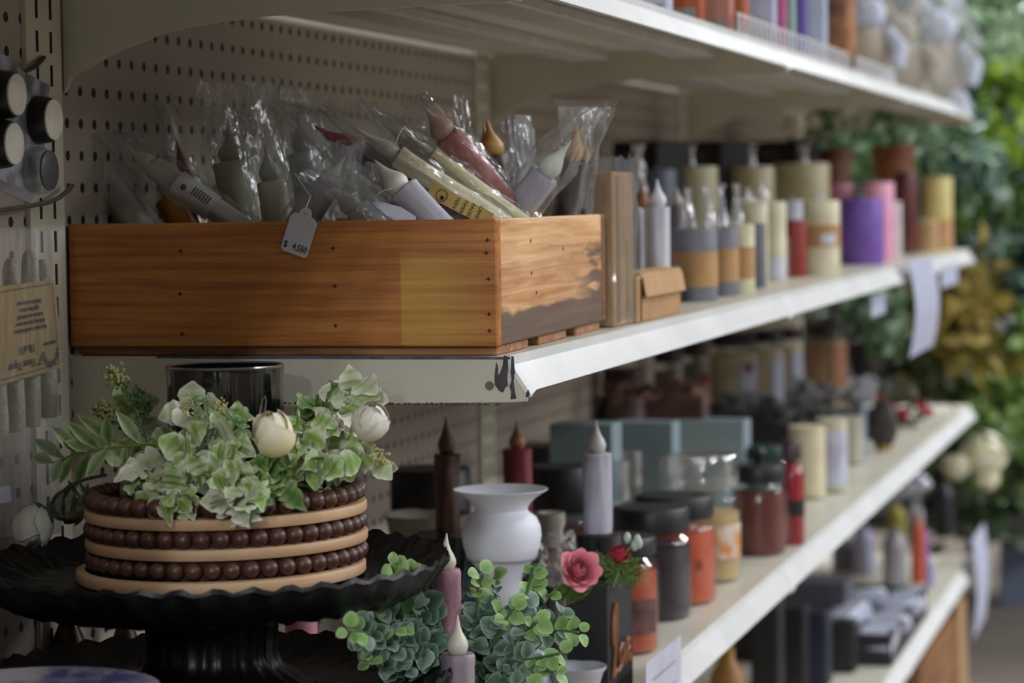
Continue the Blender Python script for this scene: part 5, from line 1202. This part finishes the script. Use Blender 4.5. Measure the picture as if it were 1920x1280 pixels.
lipcard('long curling white paper strip hanging off the second shelf', 1702, 490, 1748, 648, -.006, LC_, 9, 'paper_strip', .012, 'paper')
lipcard('round white shelf talker under the second shelf\'s far end', 1765, 500, 1796, 530, -.003, LC_)
lipcard('small white shelf talker hanging left of the paper strip', 1634, 557, 1660, 586, .02, LC_)
lipcard('small white shelf talker on the top shelf\'s far end', 1806, 187, 1824, 208, -.004, LC_)
lipcard('white price card on the third shelf\'s lip at the photo\'s bottom', 1210, 1245, 1278, 1300, -.003, mat('c4c4d2', .5), 2)
lipcard('white paper roll label at the fourth shelf\'s far end', 1822, 1012, 1846, 1160, -.006, LC_, 6, 'paper_strip', .01, 'paper')

# ------------------------------------------------------------------ top shelf goods
fence = thing('wire_fence', 'low white wire fence along the top shelf\'s front edge', 'fence', (1.0, .021, ZU))
pk0 = MB().box(0, .011, 0, .0012, 0.0003, .0233).build('picket', mat('d4d4d8', .4), fence, smooth=False)
for k in range(1, 44): c = pk0.copy(); COL.objects.link(c); c.parent = fence; c.location = (k*.033, 0, 0)
MB().box(0, 1.43, .0015, .0028, .0235, .0255).build('rail', METALW, fence, smooth=False)
tops = [(1200, 1250, -30, 8, 'c4c8dc', 'white packet at the near end of the goods on the top shelf'), (1253, 1312, -40, 14, 'a8501c', 'red and yellow packet on the top shelf behind the fence'), (1316, 1368, -60, 36, 'b4786c', 'dull pink packet on the top shelf'), (1362, 1396, -60, 40, 'b4603c', 'orange packet on the top shelf beside the pink one'),
        (1398, 1450, -60, 55, 'b0b4cc', 'white packet on the top shelf right of the orange one'), (1449, 1468, -60, 74, 'b45080', 'narrow magenta box on the top shelf'), (1466, 1486, -60, 82, '8ca8a0', 'narrow mint box on the top shelf'), (1484, 1507, -60, 84, '5c48a0', 'narrow violet box on the top shelf'), (1505, 1546, -60, 100, 'b0bcd4', 'pale blue-white box on the top shelf beside the basket')]
for k, (u0, u1, vT, vB, c, lb_) in enumerate(tops):
    y = .045; x = Xat((u0+u1)/2, y, ZU+.05); W = (u1-u0)*mpp((x, y, ZU))/math.cos(YAW)*.96; y = .030+W/2; x = Xat((u0+u1)/2, y, ZU+.05)
    o = thing('upright_packet', lb_, 'packet', (x, y, ZU)); z0_ = max(.0003, Zat(vB, x, y)-ZU)
    MB().box(0, .03, -W/2, W/2, .0003, .16, .001).build('carton', mat(c, .45), o, smooth=False)
    if z0_ > .005 and k < 5: MB().box(-.0009, -.0001, -W/2+.004, W/2-.004, .002, max(.004, z0_)).build('grey_foot', mat('8c8c84', .6), o, smooth=False)
    if k == 1: MB().box(-.0009, -.0001, -W/2+.004, W/2-.01, .045, .06).build('yellow_print', mat('b8a020', .5), o, smooth=False)
x, y, r_, h = by_base(1542, 1604, 88, 133, ZU)
o = thing('wicker_pot', 'brown wooden pot on the top shelf left of the plush figures', 'pot', (x, y, ZU)); MB().lathe([(r_*.8, .0003), (r_, .01), (r_*1.05, .045), (r_*1.0, .1), (r_*.8, .16), (r_*.7, .2)], 30).build('body', mat('9c6c40', .6, '4a2c1c', 9, .3, ramp=(.45, .55)), o)
PLW = mat('bcc0d0', .8, 'b0b4c4', 20, .3); PLB = mat('b4a898', .85, 'a89c8c', 20, .3)
def plush(label, x, y, s, body, limb, seed, lean=0):
    o = thing('plush_figure', label, 'plush figure', (x, y, ZU)); rr = random.Random(seed)
    b = MB(); b.ball((0, 0, s*.42), s*.3, 18, 12, sc=(1, .95, 1.25)); b.build('torso', body, o)
    b = MB(); b.ball((0, lean, s*.92), s*.2, 18, 12, sc=(1, 1, 1.05)); h_ = b.build('head', limb, o)
    for sg in (-1, 1):
        MB().tube([(0, sg*s*.05+lean, s*1.05), (0, sg*s*.17+lean, s*1.2), (-.01, sg*s*.2+lean, s*1.34)], [s*.04, s*.07, s*.03], 10).build('ear', limb, h_)
        MB().tube([(-.05*s, sg*s*.22, s*.7), (-.2*s, sg*s*.38, s*.5), (-.25*s, sg*s*.36, s*.28)], [s*.09, s*.11, s*.08], 12).build('arm', limb, o)
        MB().tube([(-.1*s, sg*s*.16, s*.14), (-.35*s, sg*s*.24, s*.12), (-.55*s, sg*s*.26, s*.1), (-.6*s, sg*s*.26, s*.16)], [s*.12, s*.11, s*.1, s*.07], 12).build('leg', limb, o)
        MB().ball((-s*.185, sg*s*.07+lean, s*.96), s*.018, 8, 6).build('eye', mat('1c1816', .3), h_)
    return o
plush('white and beige plush figure, nearest of the three, by the brown pot', Xat(1630, .1, .42), .10, .15, PLB, PLW, 1)
plush('beige plush figure in the middle, behind the first', Xat(1700, .13, .42), .13, .17, PLB, PLB, 2, .01)
plush('large beige plush figure with white limbs at the shelf\'s far end', Xat(1762, .10, .42), .10, .20, PLB, PLW, 3)
o = thing('plastic_wrap', 'pale clear plastic wrap over the last plush figure', 'plastic bag', (3.45, .12, ZU))
MB().lathe([(.11, .0003), (.13, .05), (.14, .12), (.12, .2), (.09, .27)], 24, wob=(.4, 1.5, 3, 9), cap=False).build('film', clear('c4d4d8', .08, .05, .5, 20, .3), o)
# ------------------------------------------------------------------ fourth shelf goods
def blackgood(name, label, cat, u0, u1, vT, vB, hx, wy=.08, rz=0, rough=.5):
    p = at((u0+u1)/2, vB, 2, ZD); h = max(.02, Zat(vT, p.x, p.y)-ZD); k = mpp(p); W = (u1-u0)*k; o = thing(name, label, cat, (p.x, p.y, ZD), rz)
    c = math.cos(YAW); lx = min(W*.9, .10); wy = max(.02, (W-lx*.27)/c)
    MB().box(0, lx, -wy/2, wy/2, .0003, h, .004).build('case', mat(hx, rough), o, smooth=False); return o, lx, wy, h
tr = thing('black_tray', 'black open tray heaped with white packets on the fourth shelf', 'tray', (at(1618, 1248, 2, ZD).x, .02, ZD))
tx = tr.location.x; x2 = Xat(1738, .02, ZD+.05)-tx; hT = Zat(1190, tx, .02)-ZD; wT = .26
BT = mat('131318', .5)
for a in ((0, .006, 0, wT, .0003, hT), (x2-.006, x2, 0, wT, .0003, hT), (.0062, x2-.0062, 0, .006, .0003, hT), (.0062, x2-.0062, wT-.006, wT, .0003, hT)): MB().box(*a).build('side', BT, tr, smooth=False)
MB().box(.0062, x2-.0062, .0062, wT-.0062, .0003, .005).build('base', BT, tr, smooth=False)
rr = random.Random(9)
PKL = ['nearest', 'second', 'third', 'farthest']
for k in range(12):
    o = thing('white_packet', 'small white packet in the black tray, '+['front', 'middle', 'rear'][k//4]+' row, '+PKL[k % 4]+' of four', 'packet', (tx+.05+(k % 4)*(x2-.1)/3, .05+(k//4)*.075, ZD+hT*.62+.006*(k % 3)), rr.uniform(-.5, .5), 'white packets in the black tray')
    b = MB(); b.M = Matrix.Rotation(rr.uniform(-.3, .3), 4, 'X') @ Matrix.Rotation(rr.uniform(-.3, .3), 4, 'Y'); b.box(-.05, .05, -.032, .032, -.014, .014, .006); b.build('wrap', mat('b8bece', .3, 'a4a8b8', 40, .4), o)
for k, (u0, u1, vT, vB, hx, lb_) in enumerate([(1400, 1470, 1120, 1330, '17171b', 'black packet nearest on the fourth shelf'), (1440, 1520, 1140, 1300, '1c1a20', 'black packet second along the fourth shelf'), (1490, 1560, 1150, 1290, '1a1c34', 'navy packet on the fourth shelf'), (1548, 1610, 1165, 1262, '141216', 'black rounded case left of the black tray'), (1400, 1600, 1090, 1200, '5c5a62', 'grey film-wrapped stack behind the black packets')]):
    blackgood('wrapped_packet', lb_, 'packet', u0, u1, vT, vB, hx)
def dgood(label, uL, uR, vT, y, hx, name='bottle', cat='bottle', prof=None, rough=.4):
    x, y, r_, h = by_y(uL, uR, vT, y, ZD); h = max(.03, h); o = thing(name, label, cat, (x, y, ZD)); 
    MB().lathe([(a*r_, b*h) for a, b in (prof or [(.85, .001), (.97, .02), (1, .1), (1, .7), (.9, .82), (.4, .92), (.38, 1), (0, 1)])], 28).build('body', mat(hx, rough), o); return o
dgood('tall black bottle near the far end of the fourth shelf', 1752, 1790, 900, .1, '121218')
dgood('black box-like bottle behind the tall black bottle', 1735, 1775, 920, .2, '1c1c22')
dgood('orange and pink printed tube on the fourth shelf', 1708, 1734, 965, .08, 'b0502c')
dgood('violet tube beside the orange printed tube', 1722, 1742, 985, .07, '8a5c98')
dgood('grey crumpled plastic pack left of the orange tube', 1655, 1700, 990, .12, '8c8a8e', 'plastic_pack', 'packet')
dgood('white wrapped pack behind the grey crumpled one', 1600, 1640, 985, .2, '9c9cb4', 'plastic_pack', 'packet')
dgood('yellow capped jar on the fourth shelf', 1664, 1698, 945, .2, '8c8430', 'jar', 'jar')
dgood('pale figurine with outstretched arm on the fourth shelf', 1700, 1732, 940, .15, '9ca0a4', 'figurine', 'figurine')
dgood('grey plastic pack under the third shelf\'s lip', 1560, 1620, 1010, .24, '6c6c78', 'plastic_pack', 'packet')
dgood('pink spotted dark pack at the photo\'s bottom, fourth shelf', 1405, 1450, 1230, .25, '2c1824', 'plastic_pack', 'packet')
dgood('lilac small ball ornament by the violet tube', 1736, 1752, 1050, .05, 'a098c0', 'ornament', 'ornament')
# glitter ornament above the black bottle
o = thing('silver_ornament', 'shiny silver ornament hanging near the black bottles', 'ornament', (Xat(1722, .12, ZD+.2), .12, ZD+.001)); 
zt = Zat(905, o.location.x, .12)-ZD
b = MB(); 
for k in range(7): b.ball((.01*math.sin(k*2), .02*math.cos(k*2.2), zt+.012*math.sin(k*3)), .012, 10, 8)
b.tube([(0, 0, 0), (0, 0, zt)], .004, 6); b.build('beads', mat('c8c8d4', .08, metal=.9), o)
# yellow and purple things at the bottom edge between shelves
dgood('amber and cream candle jar at the photo\'s bottom centre', 1330, 1400, 1215, .12, 'a87a3c', 'jar', 'jar')
# crate beneath the fourth shelf
px_ = 2.75; zc_ = -.97
cr = thing('wooden_box', 'pale wooden box standing under the fourth shelf', 'crate', (px_, .02, -1.0))
WB = woodmat('6e4626', '9a6c40', 0, .4)
MB().box(0, .62, 0, .02, .0003, .30).build('front_board', WB, cr, smooth=False); MB().box(.64, .66, 0.0, .3, .0003, .30).build('end_board', WB, cr, smooth=False); MB().box(0, .02, .0205, .3, .0003, .30).build('end_board', WB, cr, smooth=False); MB().box(.0, .64, .3005, .32, .0003, .30).build('back_board', WB, cr, smooth=False)
for x_ in (.60, .69, ): MB().box(x_, x_+.05, -.013, -.0005, .0003, .32).build('corner_post', woodmat('a88660', 'c8a880', 2, .4), cr, smooth=False)
o = thing('paper_stack', 'white flat pack with teal edge on the floor under the shelf', 'pack', (2.3, -.06, -1.0)); MB().box(0, .5, 0, .2, .0003, .22).build('pack', mat('a8a8ac', .6), o, smooth=False); MB().box(.502, .53, 0, .2, .0003, .22).build('teal_edge', mat('28505c', .6), o, smooth=False)

# ------------------------------------------------------------------ beyond the shelving: plants, boards, post
pk = thing('plank_display', 'grey weathered horizontal boards behind the plant stands', 'board wall', (6.9, .1, -1.0))
for k in range(9): MB().box(0, .03, -1.4, 1.7, .28+k*.098, .28+k*.098+.088).build('board', mat('4c4a4c', .8, '3c3a3c', 4, stretch=(1, .2, 1)), pk, smooth=False)
MB().box(-.01, .04, -1.4, 1.7, .10, .24).build('brown_kick_board', mat('3a1c16', .7), pk, smooth=False)
MB().box(0, .03, -1.4, 1.7, .0003, .1).build('foot', mat('3a3836', .8), pk, smooth=False)
po = thing('display_post', 'blue-grey square post standing at the right edge', 'post', (5.4, Xat and at(1915, 1200, 0, 5.4).y, -1.0)); MB().box(-.05, .05, -.06, .055, .0003, .66, .004).build('post', mat('6a7488', .5), po, smooth=False)
ga = thing('grey_planter', 'pale grey rounded bucket at the photo\'s right edge', 'bucket', (5.3, at(1925, 1040, 0, 5.3).y, -.335))
MB().lathe([(.06, .0003), (.08, .06), (.09, .11), (.095, .112), (.085, .11), (0, .05)], 28).build('pail', mat('8c9098', .4), ga)
BG = [ # u, v, X, (sx,sy,sz), n, leaf, c1, c2, kind, label
 (1700, 290, 4.3, (.2, .22, .10), 200, .05, '48683c', '8cac88', 'oval', 'grey green leafy plant behind the second shelf\'s baskets'),
 (1580, 300, 4.2, (.2, .2, .07), 120, .05, '4a6c34', '7c9c70', 'oval', 'light green plant peeping over the baskets, left'),
 (1760, 350, 4.4, (.2, .18, .16), 260, .055, '34543c', '6c8c7c', 'oval', 'blue green bush at the second shelf\'s end'),
 (1885, 60, 4.7, (.2, .14, .16), 260, .06, '486840', 'a0bc90', 'oval', 'grey green bush at the photo\'s top right corner'),
 (1885, 215, 4.6, (.18, .11, .13), 240, .055, '6c8c14', 'a4c440', 'oval', 'bright lime green bush at the right edge'),
 (1900, 330, 4.7, (.18, .12, .10), 220, .055, '4c7012', '7c9c2c', 'oval', 'lime green drooping bush beneath the brightest one'),
 (1830, 400, 4.5, (.15, .11, .16), 200, .06, '4c5c54', '9cb4a4', 'oval', 'dusty grey plant with pale flowers beyond the shelves'),
 (1900, 470, 4.8, (.15, .13, .16), 220, .06, '22301c', '3c5030', 'oval', 'very dark green bush at the right edge, mid height'),
 (1800, 600, 4.3, (.18, .13, .16), 260, .055, '74661c', 'a08c3c', 'lance', 'olive gold bush behind the hanging paper strip'),
 (1800, 540, 4.6, (.16, .1, .08), 140, .05, '2c5418', '3c6c24', 'oval', 'dark green sprigs above the olive gold bush'),
 (1895, 610, 4.7, (.14, .1, .14), 180, .06, '547464', '9cbcb0', 'oval', 'mint grey plant at the right edge'),
 (1860, 740, 4.5, (.15, .13, .18), 300, .06, '4c6c24', '7c9c48', 'oval', 'mid green bush beyond the third shelf\'s end'),
 (1900, 820, 4.7, (.14, .1, .12), 200, .06, '2c6450', '50947c', 'lance', 'teal green plant at the right edge by the cream flowers'),
 (1840, 930, 4.5, (.2, .16, .12), 260, .055, '1c2c12', '34481c', 'oval', 'dark green bush under the cream flowers'),
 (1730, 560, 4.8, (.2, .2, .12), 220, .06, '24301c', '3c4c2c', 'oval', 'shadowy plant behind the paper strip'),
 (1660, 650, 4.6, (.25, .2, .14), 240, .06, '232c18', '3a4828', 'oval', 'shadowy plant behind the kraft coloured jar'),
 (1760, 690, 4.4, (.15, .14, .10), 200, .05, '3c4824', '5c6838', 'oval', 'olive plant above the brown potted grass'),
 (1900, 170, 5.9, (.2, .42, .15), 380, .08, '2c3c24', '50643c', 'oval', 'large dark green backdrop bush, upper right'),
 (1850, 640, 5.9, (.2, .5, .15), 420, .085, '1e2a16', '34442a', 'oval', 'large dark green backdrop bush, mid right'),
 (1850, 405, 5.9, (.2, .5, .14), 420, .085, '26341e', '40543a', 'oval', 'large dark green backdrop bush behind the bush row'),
]
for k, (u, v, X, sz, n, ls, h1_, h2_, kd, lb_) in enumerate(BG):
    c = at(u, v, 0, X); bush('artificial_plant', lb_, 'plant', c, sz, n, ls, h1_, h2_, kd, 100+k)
def bloom(label, u, v, X, R, h1_, h2_, n=4, seed=1, nm='artificial_flowers'):
    c = at(u, v, 0, X); o = thing(nm, label, 'flowers', c); rr = random.Random(seed)
    for k in range(n):
        bud(o, Vector((rr.uniform(-.05, .05), rr.gauss(0, 1)*R*.9, rr.gauss(0, 1)*R*.7)) if k else Vector(), (-.8, rr.uniform(-.4, .4), rr.uniform(.2, .8)), R*(.85 if k == 0 else .5), leafmat(h1_, h2_), seed=seed+k, el=1.0, name='bloom')
    b = MB()
    for k in range(40): b.leaf((rr.gauss(.02, .03), rr.gauss(0, R), rr.gauss(-.02, R*.8)), rdir(rr), rdir(rr), .05, .03)
    b.build('leaves', leafmat('34541c', '587a38'), o)
bloom('big cream artificial flowers at the third shelf\'s far end', 1845, 850, 4.2, .06, 'd8d4a8', 'e8e4cc', 3, 41)
bloom('red artificial flowers at the right edge', 1910, 905, 4.5, .035, '6a1418', '8c2428', 4, 51)
bloom('white artificial blossoms among dusty grey leaves', 1815, 385, 4.3, .022, 'a8a8ac', 'b8b8bc', 5, 61)
bloom('pale green white blossoms at the right, upper middle', 1880, 365, 4.4, .024, '9cb09c', 'b0c0b0', 5, 71)
bloom('pale blossoms at the right edge beside mint leaves', 1868, 615, 4.5, .024, 'a8a8ac', 'b8b8bc', 3, 81)
# plant table below the bushes (the bushes stand in it)
tb = thing('plant_stand', 'dark tiered plant stand beneath the bushes', 'stand', (4.9, .35, -1.0))
MB().box(-.5, .7, -.6, .9, .34, .37).build('shelf_board', mat('3c3a38', .7), tb, smooth=False)
for a in ((-.48, -.45, -.58, -.55), (.65, .68, -.58, -.55), (-.48, -.45, .85, .88), (.65, .68, .85, .88)): MB().box(a[0], a[1], a[2], a[3], .0003, .34).build('leg', mat('2c2a28', .7), tb, smooth=False)
# ------------------------------------------------------------------ ceiling fixtures
fx = None
for k, (x, y) in enumerate([(.9, -1.35), (2.6, -1.35), (4.3, -1.35), (6.0, -1.1), (-1.6, -1.6)]):
    if fx is None:
        fx = thing('ceiling_fixture', 'long white fluorescent ceiling fixture, nearest over the crate\'s aisle', 'ceiling light', (x, y, CEIL-.07), 0, 'ceiling fixtures'); MB().box(-.62, .62, -.09, .09, .02, .07, .01).build('housing', mat('d8d8d8', .5), fx, smooth=False)
    else: copy_tree(fx, (x, y, CEIL-.07), label='long white fluorescent ceiling fixture, '+['', 'second along the aisle', 'third along the aisle', 'last along the aisle', 'behind the photographer'][k])
